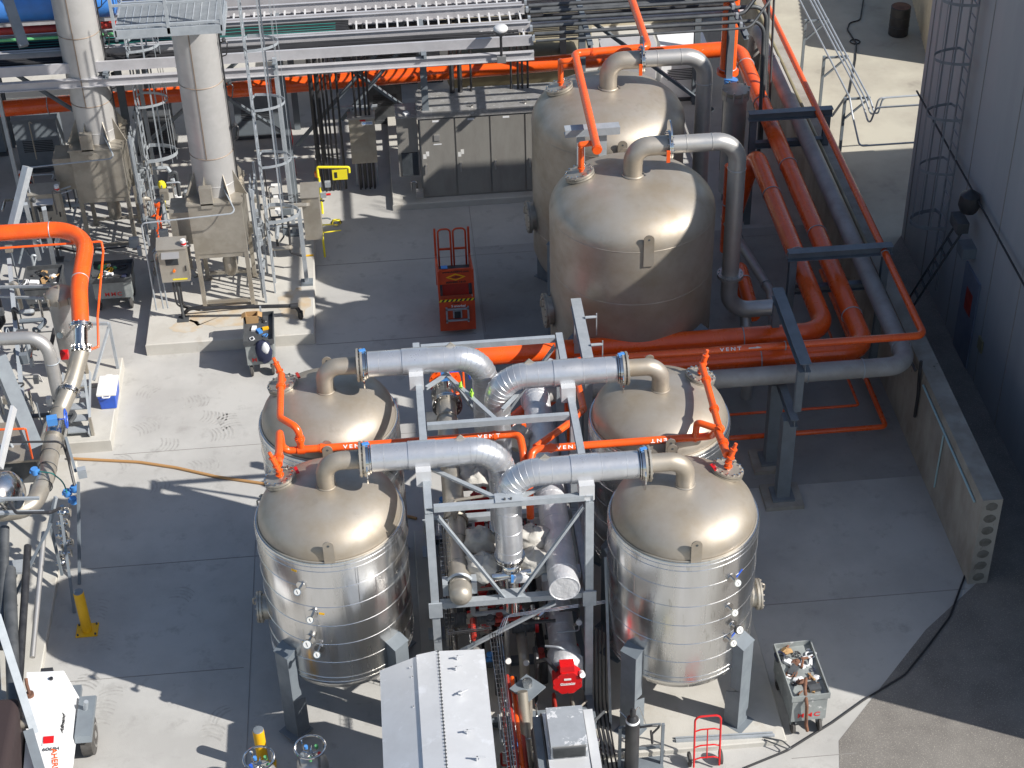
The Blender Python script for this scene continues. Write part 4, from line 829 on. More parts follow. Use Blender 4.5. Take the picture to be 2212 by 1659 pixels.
t = tag(MB().bar((4.0,19.56,.145),(5.68,19.5,.145), .045,.045).bar((4.0,19.62,.143),(5.66,19.56,.143), .03,.04).build('strut_channel', 'galv', flat=True), 'long steel strut channels lying on the right pad behind the hand truck', 'steel bar')
# black cable on the right
hb = zz(2700,2252)
cp = [G(*hb(560,1649),.02), G(*hb(900,1510),.02), G(*hb(1270,1280),.02), G(*hb(1520,1100),.02), G(*hb(1850,900),.02), G(*hb(2050,650),.02), G(*hb(2212,430),.02), G(2100,1200,.02), G(2150,1130,.02)]
tag(MB().tube(cp, .019, 8, bend=.6).build('power_cable', 'cable'), 'thick black cable curving across the concrete beside the asphalt corner', 'cable')
tag(MB().tube([G(145,990,.03),G(300,998,.03),G(380,1010,.03),G(470,1030,.03),G(580,1046,.03),G(760,1085,.03),G(900,1120,.03)], .03, 8, bend=1).build('air_hose', 'hose'), 'tan brown hose lying across the sunlit yard to the left tanks', 'hose')
tag(MB().tube([G(1625,1587,.14),G(1690,1600,.14),G(1720,1625,.14),G(1650,1597,.14)], .012, 6, bend=.1).build('bent_wire', 'dkgrey'), 'bent dark wire lying at the foot of the front right tank leg', 'wire')
# ================================================================== TOOL CARTS
def cart(loc, rz, w, L, h, label, body='jobbox', txt='red', front=-1, items=0):
    t = thing('tool_cart', loc, label, 'tool cart'); rr = random.Random(int(loc[0]*100)); o = V(loc)
    def B(*a): return MB().box(*[q+(o.x if i < 2 else o.y if i < 4 else o.z) for i, q in enumerate(a)])
    B(-w/2,w/2,-L/2,L/2,.34,h-.12).build('body', body, t, flat=True)
    b = B(-w/2-.03,w/2+.03,-L/2-.03,L/2+.03,h-.12,h-.10)
    for a in ((-w/2-.03,w/2+.03,-L/2-.03,-L/2-.01),(-w/2-.03,w/2+.03,L/2+.01,L/2+.03),(-w/2-.03,-w/2-.01,-L/2-.009,L/2+.009),(w/2+.01,w/2+.03,-L/2-.009,L/2+.009)):
        b.box(a[0]+o.x,a[1]+o.x,a[2]+o.y,a[3]+o.y,h-.10+o.z,h+o.z)
    b.build('top_tray', 'dkgrey' if body != 'jobbox' or L < 1.15 else 'jobbox', t, flat=True)
    text('lettering', 'MMC', .14, o+V((0,-L/2-.004,.47 if h > .9 else .45)), FR_, txt, t, sx=1.1, sp=1.3, ext=.001)
    for sx in (-1,1):
        for sy in (-1,1):
            c = o+V((sx*(w/2-.07), sy*(L/2-.10), .14)); wl = MB().lathe(c-V((.035,0,0)), [(.08,0),(.14,.012),(.14,.058),(.08,.07)], 24, ax=(1,0,0)).build('wheel', 'rubber', t)
            MB().cyl(c-V((.035,0,0)), c+V((.035,0,0)), .055, n=14).build('hub', 'jobbox', wl); MB().box(c.x-.055,c.x+.055,c.y-.03,c.y+.03,c.z+.05,c.z+.2).build('fork', 'jobbox', wl, flat=True)
    t.rotation_euler = (0,0,rz); return t
CARTS = []
c1 = V((-3.27,31.42,0)); cart(c1, .02, .60, 1.02, 1.0, 'grey tool cart lettered MMC with a navy jacket on it, beside the furnace pad')
c2 = V((6.24,20.2,0)); cart(c2, .04, .60, 1.2, .98, 'grey tool cart lettered MMC piled with tools beside the front right tank')
c3 = V((-6.72,34.25,0)); cart(c3, 0, .86, .72, .9, 'wide grey tool cart lettered MMC behind the orange pipe bend', )
c4 = V((-8.3,34.25,0)); cart(c4, 0, .8, .75, .88, 'dark tool cart with white MMC lettering under the steel frame at the left', body='dkgrey', txt='white')
pal = {'card':'tan','black':'black','yellow':'yellow','bluev':'blue','white':'white','rust':'brown','green':'green','dkgrey':'dark grey','jobbox':'grey','navy':'navy'}
used = set()
def litter(c, w, L, z, n, cols, where, seed, s0=.05, s1=.14):
    rr = random.Random(seed); tries = 0; made = 0
    while made < n and tries < 400:
        tries += 1
        p = V((c.x+rr.uniform(-w,w), c.y+rr.uniform(-L,L), z)); m_ = rr.choice(cols); s_ = rr.uniform(s0, s1); Rm = rotz(rr.uniform(0, 3)); k = rr.randint(0, 3)
        fx, fy = (p.x-c.x)/w, (p.y-c.y)/L
        pl = ('front' if fy < -.33 else 'back' if fy > .33 else 'middle')+' '+('left' if fx < 0 else 'right')
        shape = ('blocky item','tapered tube','crumpled bundle','coiled cord')[k]
        lab = pal[m_]+' '+shape+' at the '+pl+' '+where
        if lab in used: continue
        used.add(lab); made += 1; b = MB()
        if k == 0: b.obox(p+V((0,0,s_*.3)), (s_*1.6,s_,s_*.6), Rm)
        elif k == 1: b.cyl(p+V((0,0,.03)), p+Rm@V((s_*1.8,0,.04)), s_*.25, s_*.15, n=10)
        elif k == 2: b.sphere(p+V((0,0,s_*.3)), s_*.7, 12, (1,.8,.5), .25)
        else: b.tube([p+V((0,0,.02)), p+Rm@V((s_,0,.05)), p+Rm@V((s_*1.5,s_,.03)), p+Rm@V((0,s_*1.3,.03)), p+Rm@V((-s_*.4,s_*.3,.04)), p+Rm@V((s_*.6,s_*.2,.08))], s_*.12, 6, bend=s_*.4)
        tag(b.build(('small_box','hand_tool','cloth_bundle','cord_coil')[k], m_, ang=50), lab, ('box','tool','cloth','cord')[k], 'loose items '+where)
litter(c1, .2, .38, .89, 9, ['yellow','bluev','white','black','yellow'], 'of the cart beside the furnace pad', 3, .05, .10)
litter(c2, .24, .52, .87, 34, ['rust','black','white','card','rust','dkgrey','dkgrey','black','navy','rust'], 'of the loaded cart near the asphalt', 5)
litter(c3, .36, .27, .79, 18, ['black','yellow','white','green','navy','dkgrey'], 'of the wide cart behind the orange bend', 8)
litter(c4, .33, .28, .78, 14, ['card','black','card','dkgrey','white'], 'of the dark cart at far left', 9)
t = thing('cardboard_box', c1+V((-.15,.38,.89)), 'open cardboard box on the back left corner of the cart by the furnace pad', 'box')
p = c1+V((-.15,.36,.89)); b = MB(); 
for a in ((-.13,.13,-.1,-.09),(-.13,.13,.09,.1),(-.13,-.12,-.089,.089),(.12,.13,-.089,.089)): b.box(p.x+a[0],p.x+a[1],p.y+a[2],p.y+a[3],p.z,p.z+.2)
b.build('sides', 'card', t, flat=True); MB().obox(p+V((.18,0,.18)), (.1,.18,.008), Matrix.Rotation(.5,3,'Y')).build('flap', 'card', t); MB().obox(p+V((-.18,0,.18)), (.1,.18,.008), Matrix.Rotation(-.5,3,'Y')).build('flap', 'card', t)
b = MB(); q = c1+V((.1,-.57,.72)); b.sphere(q, 1, 16, (.19,.07,.3), .12); tag(b.build('jacket', 'navy', ang=80), 'navy jacket with white shirt hanging over the front of the cart by the pad', 'jacket')
b = MB(); b.sphere(q+V((.05,-.05,.12)), 1, 12, (.09,.04,.15), .1); tag(b.build('shirt', 'white', ang=80), 'white shirt draped over the navy jacket on the cart', 'shirt')
tag(MB().tube([c2+V((0,-.3,1.05)),c2+V((-.08,-.55,1.08)),c2+V((-.05,-.68,.8)),c2+V((-.02,-.66,.3)),c2+V((.02,-.64,.12))], .03, 8, bend=.1).build('leather_strap', 'rust'), 'brown strap hanging down the front of the loaded tool cart', 'strap')
# ================================================================== SCISSOR LIFT
t = thing('work_lift', (1.09,32.6,0), 'orange single person work lift with twin arched gates parked in the shade', 'work lift')
x0, x1, y0, y1 = .70, 1.50, 31.95, 33.3
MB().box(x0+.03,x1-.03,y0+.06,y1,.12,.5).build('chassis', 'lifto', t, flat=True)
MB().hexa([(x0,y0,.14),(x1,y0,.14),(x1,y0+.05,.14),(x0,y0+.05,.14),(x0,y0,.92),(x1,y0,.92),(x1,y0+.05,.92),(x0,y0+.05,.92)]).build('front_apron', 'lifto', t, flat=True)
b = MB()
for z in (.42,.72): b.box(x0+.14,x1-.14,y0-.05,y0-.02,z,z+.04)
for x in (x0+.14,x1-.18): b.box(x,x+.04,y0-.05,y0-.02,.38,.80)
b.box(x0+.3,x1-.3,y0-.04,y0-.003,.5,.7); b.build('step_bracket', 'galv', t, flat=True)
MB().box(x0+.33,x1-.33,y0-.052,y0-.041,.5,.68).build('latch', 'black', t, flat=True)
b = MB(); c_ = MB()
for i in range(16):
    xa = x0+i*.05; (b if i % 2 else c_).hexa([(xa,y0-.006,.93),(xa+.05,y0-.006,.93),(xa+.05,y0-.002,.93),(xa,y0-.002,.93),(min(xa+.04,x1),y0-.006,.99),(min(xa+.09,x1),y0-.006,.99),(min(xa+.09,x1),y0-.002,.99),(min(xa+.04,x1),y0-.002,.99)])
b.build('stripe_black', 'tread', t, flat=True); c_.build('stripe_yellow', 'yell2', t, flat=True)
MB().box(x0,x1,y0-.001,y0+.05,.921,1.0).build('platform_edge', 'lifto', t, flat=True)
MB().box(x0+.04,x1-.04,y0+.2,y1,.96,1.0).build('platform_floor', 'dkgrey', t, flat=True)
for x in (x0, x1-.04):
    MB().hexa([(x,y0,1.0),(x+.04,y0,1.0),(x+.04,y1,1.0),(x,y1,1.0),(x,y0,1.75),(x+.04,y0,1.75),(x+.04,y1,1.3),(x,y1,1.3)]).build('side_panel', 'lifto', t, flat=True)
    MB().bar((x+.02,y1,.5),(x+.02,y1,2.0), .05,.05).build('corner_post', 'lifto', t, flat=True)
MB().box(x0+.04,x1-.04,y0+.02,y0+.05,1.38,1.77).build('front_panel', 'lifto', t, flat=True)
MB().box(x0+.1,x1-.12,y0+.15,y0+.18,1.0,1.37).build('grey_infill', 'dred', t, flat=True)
for xa, xb in ((x0+.09,x0+.37),(x0+.43,x0+.71)):
    b = MB(); b.tube([(xa,y1,.95),(xa,y1,1.98),(xb,y1,1.98),(xb,y1,.95)], .022, 8, bend=.1); b.bar((xa,y1,1.45),(xb,y1,1.45), .04,.04); b.build('gate', 'lifto', t)
text('web_lettering', 'www.AHERN.com', .07, (1.1,y0+.014,1.70), FR_, 'tread', t, sx=1.1); text('phone_lettering', '800/400-1610', .065, (1.1,y0+.014,1.43), FR_, 'tread', t, sx=1.2)
b = MB(); z = 1.565; b.add([(1.1-.22,y0+.018,z),(1.1,y0+.018,z-.09),(1.1+.22,y0+.018,z),(1.1,y0+.018,z+.09),(1.1-.22,y0+.014,z),(1.1,y0+.014,z-.09),(1.1+.22,y0+.014,z),(1.1,y0+.014,z+.09)], [(0,1,2,3),(7,6,5,4),(0,4,5,1),(1,5,6,2),(2,6,7,3),(3,7,4,0)])
b.build('diamond_emblem', 'yellow', t, flat=True)
b = MB(); z = 1.565; b.add([(1.1-.16,y0+.013,z),(1.1,y0+.013,z-.062),(1.1+.16,y0+.013,z),(1.1,y0+.013,z+.062)], [(0,1,2,3)]); b.build('emblem_inner', 'lifto', t, flat=True)
text('emblem_lettering', 'AHERN', .055, (1.1,y0+.010,1.565), FR_, 'tread', t)
text('number_lettering', '150652', .055, (1.08,y0-.003,.875), FR_, 'tread', t, sx=1.2); text('maker_lettering', 'S snorkel', .085, (1.13,y0-.003,.80), FR_, 'white', t)
MB().obox((x0+.16,y0+.08,1.80), (.14,.1,.02)).build('control_box', 'bluev', t)
# ================================================================== FURNACES + STACKS
def furnace(dx, dy, label):
    x0, x1, y0, y1, z0, z1 = -4.64+dx, -3.47+dx, 33.25+dy, 34.55+dy, 1.77, 3.05
    t = thing('furnace', ((x0+x1)/2, (y0+y1)/2, .3), label, 'furnace')
    MB().box(x0,x1,y0,y1,z0,z1).build('casing', 'sst', t, flat=True)
    MB().box(x0-.03,x1+.03,y0-.04,y1+.03,z1+.001,z1+.04).build('top_plate', 'sst', t, flat=True)
    MB().box(x0-.45,x0-.002,y0+.15,y0+.8,z0+.2,z1-.25).build('side_box', 'sst', t, flat=True)
    for x in (x0+.04, x1-.04):
        for y in (y0+.05, y1-.05):
            o = MB().bar((x,y,.32),(x,y,z0), .09,.09).build('leg', 'sst', t, flat=True); MB().box(x-.1,x+.1,y-.1,y+.1,.301,.32).build('foot_plate', 'sst', o, flat=True)
    MB().box(x0+.02,x1-.02,y0+.02,y1-.02,z0-.12,z0-.002).build('bottom_plate', 'sst', t, flat=True)
    MB().bar((x0+.1,y1-.05,.45),(x1-.1,y1-.05,.45), .07,.07).build('base_rail', 'sst', t, flat=True)
    MB().bar((x0+.1,y0+.05,.45),(x1-.1,y0+.05,.45), .07,.07).build('base_rail', 'sst', t, flat=True)
    xc, yc = (x0+x1)/2+.03, y0+.66
    b = MB(); b.tube([(xc+.1,yc-.3,z0-.1),(xc+.1,yc-.35,z0-.75),(xc+.0,yc+.3,z0-.8)], .15, 18, bend=.25); b.build('drain_elbow', 'sst', t)
    s_ = MB(); s_.lathe((xc,yc,0), [(.475,z1+.04),(.475,12.5)], 44); 
    for z in (z1+.3,4.05,5.75,7.45,9.15): s_.torus((xc,yc,z), (0,0,1), .474, .012, 44, 6)
    s_ = s_.build('stack', 'stackm', t, ang=50)
    b = MB()
    for z in (4.05,5.75,7.45): b.torus((xc,yc,z), (0,0,1), .474, .016, 44, 4)
    for i, z in enumerate((4.05,5.75,7.45)):
        a = -PI*.55+.0*i; b.bar((xc+.479*math.cos(a),yc+.479*math.sin(a),z),(xc+.479*math.cos(a),yc+.479*math.sin(a),z+1.7), .022,.006, (math.cos(a),math.sin(a),0))
    b.build('weld_seam', 'rust2', s_)
    for k, a in enumerate((-.5,-1.1,-2.0,-2.65,.6,2.4)):
        d = V((math.cos(a), math.sin(a), 0)); b = MB(); p = V((xc,yc,z1+.041)); x_ = V((-d.y,d.x,0))*.008
        q = [p+d*.475, p+d*.78, p+d*.475+V((0,0,.55))]; b.add([v-x_ for v in q]+[v+x_ for v in q], [(2,1,0),(3,4,5),(0,1,4,3),(1,2,5,4),(2,0,3,5)]); b.build('gusset', 'sst', t, flat=True)
    MB().box(xc-.32,xc-.05,y0-.04,y0+.12,z1-.08,z1+.42).build('junction_box', 'sst', t, flat=True)
    MB().tube([(xc+.5,yc-.1,z1+.1),(xc+.52,yc-.1,12.5)], .02, 6).build('instrument_cable', 'black', t)
    b = MB()
    for z in (4.6,5.6,6.6): b.tube([(xc+.5,yc-.1,z),(xc+.68,yc-.15,z+.1),(xc+.62,yc-.15,z-.25),(xc+.52,yc-.1,z-.3)], .014, 6, bend=.08); b.sphere((xc+.6,yc-.15,z+.1), .05, 8)
    b.build('probe', 'black', t)
    for xx, s2 in ((x1+.25,1),):
        b = MB(); b.bar((xx,y0+.1,.31),(xx,y0+.1,3.3), .05,.05); b.bar((xx,y1,.31),(xx,y1,3.3), .05,.05); b.bar((xx,y0+.1,3.0),(xx,y1,3.0), .04,.04); b.bar((xx,y0+.1,1.7),(xx,y1,1.7), .04,.04); b.bar((xx,y0+.1,.9),(xx,y1,.9), .04,.04); b.build('strut_frame', 'galv', t, flat=True)
        b = MB()
        for k in range(6):
            b.tube([(xx-.06,y0+.15+k*.16,.4),(xx-.07,y0+.15+k*.16,3.2)], .018, 6)
            b.sphere((xx-.05,y0+.15+k*.16,1.0+.35*(k%4)), .06, 8, (1,1,1.3)); b.obox((xx+.02,y0+.15+k*.16,2.2-.25*(k%3)), (.1,.09,.13))
        b.build('instrument_tubing', 'galv', t)
    b = MB(); b.tube([(x0-1.0,y0-.35,.6),(x0-1.0,y0-.35,2.9),(x1-.1,y0-.35,3.0),(xc+.2,yc-.45,3.3)], .018, 6, bend=.1)
    b.tube([(x0-.85,y0-.3,.6),(x0-.85,y0-.3,2.1),(x0-.1,y0-.1,2.2)], .018, 6, bend=.1); b.tube([(x0-.75,y0-.3,.6),(x0-.75,y0-.3,2.0),(x0-.1,y0-.1,2.1)], .018, 6, bend=.1); b.build('conduit', 'galv', t)
    return t
M['stackm'] = mat('stack_stainless', (.475,.465,.45), .5, .3, c2=(.42,.41,.395), ns=2.2, c3=(.38,.33,.3), ns3=.9, th3=(.6,.8))
M['rust2'] = mat('heat_stained_weld', (.26,.2,.15), .6, .3)
furnace(0, 0, 'stainless box furnace with tall stack on the raised pad, beside the control panel')
furnace(-2.87, 2.75, 'stainless box furnace with tall stack farther back at the left, partly shaded')
cage_ladder('caged_ladder', -3.02, 33.93, .3, 9.5, (0,1,0), (1,0,0), 'galvanised caged ladder beside the nearer furnace stack, lattice rails sunlit', hoops=(2.3,3.7,5.1,6.5,7.9), wid=.42)
cage_ladder('caged_ladder', -5.89, 36.68, .3, 9.5, (0,1,0), (1,0,0), 'galvanised caged ladder between the two exhaust stacks', hoops=(2.5,3.9,5.3,6.7,8.1), wid=.42)
for i, (x, y) in enumerate(((-2.29,34.02),(-2.6,36.2),(-6.1,38.9),(-9.3,38.0))):
    t = thing('platform_column', (x,y,.3), ['slim grey column on a bolted plate at the right edge of the furnace pad','slim dark column behind the nearer caged ladder','slim column behind the farther caged ladder','slim column at the far left behind the shaded furnace'][i], 'steel column')
    MB().bar((x,y,.3),(x,y,2.3 if i < 1 else 5), .09,.09).build('column', 'galv', t, flat=True); MB().box(x-.14,x+.14,y-.12,y+.12,.3,.36).build('base_plate', 'gpaint', t, flat=True)
PZ = 7.8
t = thing('access_platform', (-4.3,32.8,PZ), 'galvanised grating platform with railing hanging over the nearer stack', 'platform')
xa, xb, ya, yb2 = -5.35, -3.25, 32.15, 33.38
MB().box(xa,xb,ya,yb2,PZ-.03,PZ-.022)
b = MB()
for i in range(42): y_ = ya+i*(yb2-ya)/41; b.box(xa,xb,y_-.003,y_+.003,PZ-.03,PZ)
for i in range(15): x_ = xa+i*(xb-xa)/14; b.box(x_-.01,x_+.01,ya,yb2,PZ+.001,PZ+.006)
b.build('grating', 'galv', t, flat=True)
MB().chan((xa,ya-.03,PZ-.06),(xb,ya-.03,PZ-.06), .06,.18, side=1).build('edge_beam', 'galv', t, flat=True)
MB().chan((xa,yb2+.03,PZ-.06),(xb,yb2+.03,PZ-.06), .06,.18, side=-1).build('edge_beam', 'galv', t, flat=True)
b = MB(); b.bar((xa,ya,PZ-.15),(xa,yb2,PZ-.15), .06,.16); b.bar((xb,ya,PZ-.15),(xb,yb2,PZ-.15), .06,.16); b.bar((xa+.2,ya+.2,PZ-.17),(xb-.2,yb2-.2,PZ-.17), .05,.05); b.build('under_frame', 'galv', t, flat=True)
for x_ in (xa, (xa+xb)/2, xb): MB().bar((x_,ya-.03,PZ-.1),(x_,ya-.03,PZ+1.07), .06,.06).build('railing_post', 'galv', t, flat=True)
for z in (.1,.55,1.07): MB().bar((xa,ya-.03,PZ+z),(xb,ya-.03,PZ+z), .045,.045).build('rail', 'galv', t, flat=True)
MB().bar((xa,ya,PZ+1.07),(xa,yb2,PZ+1.07), .045,.045).build('rail', 'galv', t, flat=True)
# control panels
def panel(x0, x1, y0, z0, z1, label, d=.28, extra=True, m_='sst', stand=True):
    t = thing('operator_station', ((x0+x1)/2, y0+d/2, 0), label, 'control panel')
    MB().box(x0,x1,y0,y0+d,z0,z1).build('enclosure', m_, t, flat=True)
    MB().hexa([(x0-.02,y0-.03,z1+.001),(x1+.02,y0-.03,z1+.001),(x1+.02,y0+d+.02,z1+.12),(x0-.02,y0+d+.02,z1+.12),(x0-.02,y0-.03,z1+.02),(x1+.02,y0-.03,z1+.02),(x1+.02,y0+d+.02,z1+.14),(x0-.02,y0+d+.02,z1+.14)]).build('sloping_top', m_, t, flat=True)
    if extra:
        MB().box(x0+.14,x1-.2,y0-.01,y0-.002,z0+.45,z0+.66).build('screen', 'glass', t, flat=True); MB().hexa([(x0+.08,y0-.12,z0+.68),(x1-.15,y0-.12,z0+.68),(x1-.15,y0-.001,z0+.78),(x0+.08,y0-.001,z0+.78),(x0+.08,y0-.12,z0+.69),(x1-.15,y0-.12,z0+.69),(x1-.15,y0-.001,z0+.79),(x0+.08,y0-.001,z0+.79)]).build('screen_hood', 'ss', t, flat=True)
        MB().cyl((x0+.3,y0-.04,z0+.3),(x0+.3,y0-.002,z0+.3), .03, n=14).build('stop_button', 'amber', t); MB().box(x0+.24,x1-.06,y0-.006,y0-.002,z0+.05,z0+.09).build('yellow_label', 'yell2', t, flat=True)
        MB().cyl((x1-.03,y0+.05,z1+.06),(x1-.03,y0+.05,z1+.2), .055, n=16).build('beacon', 'white', t); MB().cyl((x1-.03,y0+.05,z1+.08),(x1-.03,y0+.05,z1+.13), .058, n=16).build('beacon_band', 'red', t)
        MB().obox((x1-.06,y0-.015,z0+.35), (.03,.03,.12)).build('door_handle', 'black', t)
    if stand:
        b = MB(); b.tube([((x0+x1)/2,y0+d/2,.31),((x0+x1)/2,y0+d/2,z0)], .035, 8); b.box((x0+x1)/2-.12,(x0+x1)/2+.12,y0+.02,y0+d-.02,.305,.33); b.build('stand', 'dkgrey', t)
        b = MB()
        for k in range(3): b.tube([((x0+x1)/2-.1+.07*k,y0+d/2,z0),((x0+x1)/2-.1+.07*k,y0+d/2-.02,.7),((x0+x1)/2+.4,y0+.3,.4),((x0+x1)/2+1.6,y0+.35,.42)], .022, 6, bend=.2)
        b.build('feed_conduit', 'black', t)
    return t
panel(-5.38, -4.76, 32.75, 1.42, 2.28, 'stainless operator panel with screen and red beacon in front of the nearer furnace')
q = G(210,400,1.0)
panel(-8.55, -7.85, 35.6, 1.3, 2.2, 'shaded operator panel with yellow marking in front of the farther furnace')
panel(-2.26, -1.86, 34.85, .95, 2.1, 'plain stainless wall box with sloping top at the edge of the furnace pad', d=.45, extra=False, stand=False)
# black guard pipe on pad
t = thing('black_pipe_rail', (-3.4,32.6,.3), 'thick black pipe rail along the front of the furnace pad ending in an elbow', 'pipe')
MB().tube([(-5.1,33.0,.35),(-4.9,32.85,.62),(-2.45,32.6,.66),(-2.42,32.6,.3)], .045, 10, bend=.2).build('pipe', 'black', t); b = MB(); b.cyl((-2.62,32.6,.66),(-2.45,32.6,.66), .065, n=12); b.cyl((-2.42,32.6,.35),(-2.42,32.6,.5), .062, n=12); b.build('coupling', 'black', t); MB().bar((-3.3,32.62,.3),(-3.3,32.62,.7), .04,.04).build('prop', 'galv', t)
t = thing('black_hose_loop', (-2.8,34.6,.3), 'black rigid pipe square loop beside the plain wall box', 'pipe')
MB().tube([(-3.0,34.9,1.6),(-2.62,34.9,1.6),(-2.62,34.6,.8),(-2.35,34.5,.75)], .03, 8, bend=.05).build('pipe', 'black', t); MB().tube([(-2.6,34.8,1.4),(-2.4,34.8,1.4)], .03, 8).build('branch', 'black', t); MB().cyl((-2.3,34.5,.75),(-2.1,34.5,.75), .025, n=8).build('valve', 'yellow', t)
# eyewash / shower
t = thing('emergency_shower', (-1.9,38.0,0), 'safety yellow emergency shower arm with sign beside black conduits', 'safety shower')
b = MB(); pz = G(*z3(-2000*0,0), 2) if False else None
s1 = zz(1000,0); a_, b2_ = G(*s1(540,1345),1.3), G(*s1(795,1345),1.3)
b.tube([a_-V((0,0,.25)), a_, b2_, b2_-V((0,0,.15))], .032, 10, bend=.04); b.build('arm', 'yell2', t); MB().box(b2_.x-.42,b2_.x-.05,b2_.y-.03,b2_.y-.02,.98,1.26).build('sign', 'yell2', t, flat=True); MB().box(b2_.x-.37,b2_.x-.30,b2_.y-.036,b2_.y-.031,1.04,1.2).build('sign_pictogram', 'tread', t, flat=True)
b = MB(); p = G(*s1(540,1420),1.0); b.cyl(p, p+V((0,0,.13)), .06, n=12); b.build('beacon', 'amber', t); p = G(*s1(560,1480),.9); MB().cyl(p-V((0,0,.85)), p+V((0,0,.2)), .03, n=8).build('pole', 'yell2', t)
for (x, y, h, m_) in ((625,1480,.9,'galv'),(590,1565,.6,'galv'),(550,1480,.9,'galv')): p = G(*s1(x, y),h); MB().obox(p, (.14,.1,.14)).build('junction_box', m_, t)
p = G(*s1(610,1565),.6); MB().cyl(p, p+V((.12,0,0)), .03, n=8).build('red_knob', 'red', t)
t = thing('eye_wash', (-1.5,34.9,0), 'eye wash basin with yellow arms beside the plain wall box', 'eyewash')
p = G(368*2,485,1.0); f6 = zz(1000,700); p = G(*f6(695,395),1.0)
MB().lathe(p, [(.03,-.05),(.1,-.02),(.14,.04),(.13,.04),(.02,-.0)], 20).build('basin', 'shine', t); b = MB(); b.tube([p+V((-.35,0,0)), p+V((-.1,0,0))], .02, 6); b.tube([p+V((-.35,-.1,-.15)), p+V((.1,-.1,-.12))], .015, 6); b.build('arm', 'yell2', t); MB().torus(p+V((0,.05,.08)), (0,.4,1), .09, .014, 16, 6).build('cover', 'yell2', t); MB().cyl((p.x-.35,p.y,.1),(p.x-.35,p.y,1.0), .025, n=8).build('pole', 'yell2', t)
# ================================================================== CABINETS
t = thing('electrical_cabinet', (2.0,38.3,.17), 'wide dark stainless electrical cabinet with four doors and lifting eyes on its roof', 'cabinet')
X0, X1, Y0, Y1, Z0, Z1 = .58, 4.6, 37.7, 38.75, .17, 2.62
MB().box(X0,X1,Y0,Y1,Z0,Z1-.12).build('carcass', 'cab', t, flat=True) if 'cab' in M else None
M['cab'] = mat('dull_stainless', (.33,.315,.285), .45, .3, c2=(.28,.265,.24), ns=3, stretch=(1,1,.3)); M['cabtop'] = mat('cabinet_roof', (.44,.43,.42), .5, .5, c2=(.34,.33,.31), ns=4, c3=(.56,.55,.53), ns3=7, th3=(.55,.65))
MB().box(X0,X1,Y0,Y1,Z0,Z1-.2).build('carcass', 'cab', t, flat=True)
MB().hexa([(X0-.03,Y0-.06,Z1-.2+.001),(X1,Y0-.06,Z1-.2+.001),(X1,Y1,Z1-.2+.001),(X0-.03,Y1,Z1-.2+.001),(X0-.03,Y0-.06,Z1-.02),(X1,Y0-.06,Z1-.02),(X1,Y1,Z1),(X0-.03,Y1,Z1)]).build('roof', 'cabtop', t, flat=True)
for i in range(5):
    xd = X0+.04+i*.86
    if xd+.84 > X1: break
    d = MB().box(xd,xd+.82,Y0-.03,Y0-.002,Z0+.06,Z1-.24).build('door', 'cab', t, flat=True)
    MB().cyl((xd+.09,Y0-.03,Z0+.95),(xd+.09,Y0-.06,Z0+.95), .025, n=10).build('handle', 'shine', d); MB().box(xd+.075,xd+.105,Y0-.07,Y0-.055,Z0+.72,Z0+.97).build('handle_lever', 'ss', d)
    MB().box(xd+.3,xd+.46,Y0-.034,Y0-.031,Z1-.32,Z1-.27).build('label_plate', 'white', d, flat=True)
    if i < 2: MB().box(xd+.03,xd+.11,Y0-.034,Y0-.031,Z0+1.13,Z0+1.26).build('warning_sticker', 'wplas', d, flat=True); MB().box(xd+.1,xd+.18,Y0-.034,Y0-.031,Z0+1.2,Z0+1.33).build('warning_sticker', 'wplas', d, flat=True)
    if i == 0:
        MB().box(xd+.32,xd+.46,Y0-.05,Y0-.031,Z0+1.62,Z0+1.78).build('document_holder', 'ss', d, flat=True); MB().box(xd+.3,xd+.5,Y0-.034,Y0-.031,Z0+1.5,Z0+1.53).build('label_plate', 'white', d, flat=True)
b = MB()
for x_ in (.65,1.9,3.2):
    for y_ in (Y0+.08, Y1-.1): b.torus((x_,y_,Z1+.04), (0,1,0), .04, .012, 12, 6); b.cyl((x_,y_,Z1-.02),(x_,y_,Z1+.01), .03, n=8)
b.build('lifting_eye', 'shine', t)
t = thing('cabinet_cooler', (.3,38,.17), 'narrow stainless cooling unit with dark grille on the side of the big cabinet', 'cooling unit')
MB().box(.04,.55,37.82,38.5,.75,2.38).build('casing', 'cab', t, flat=True); MB().box(.03,.55,37.8,38.52,2.381,2.41).build('lid', 'cabtop', t, flat=True)
b = MB(); b.box(.12,.52,37.8,37.818,.78,1.42); b.build('grille', 'black', t, flat=True)
b = MB()
for i in range(13): b.box(.13+i*.03,.134+i*.03,37.79,37.799,.79,1.41)
for i in range(20): b.box(.12,.52,37.79,37.798,.79+i*.032,.793+i*.032)
b.build('grille_wires', 'gpaint', t, flat=True); MB().obox((.3,37.95,2.44), (.12,.14,.05), rotz(.4)).build('white_debris', 'white', t)
MB().tube([(.32,37.8,.3),(.32,37.8,.6),(.45,37.8,.6),(.45,37.8,.35)], .02, 6, bend=.03).build('drain_loop', 'shine', t); MB().box(.42,.6,37.5,37.65,.3,.48).build('disconnect', 'ss', t, flat=True)
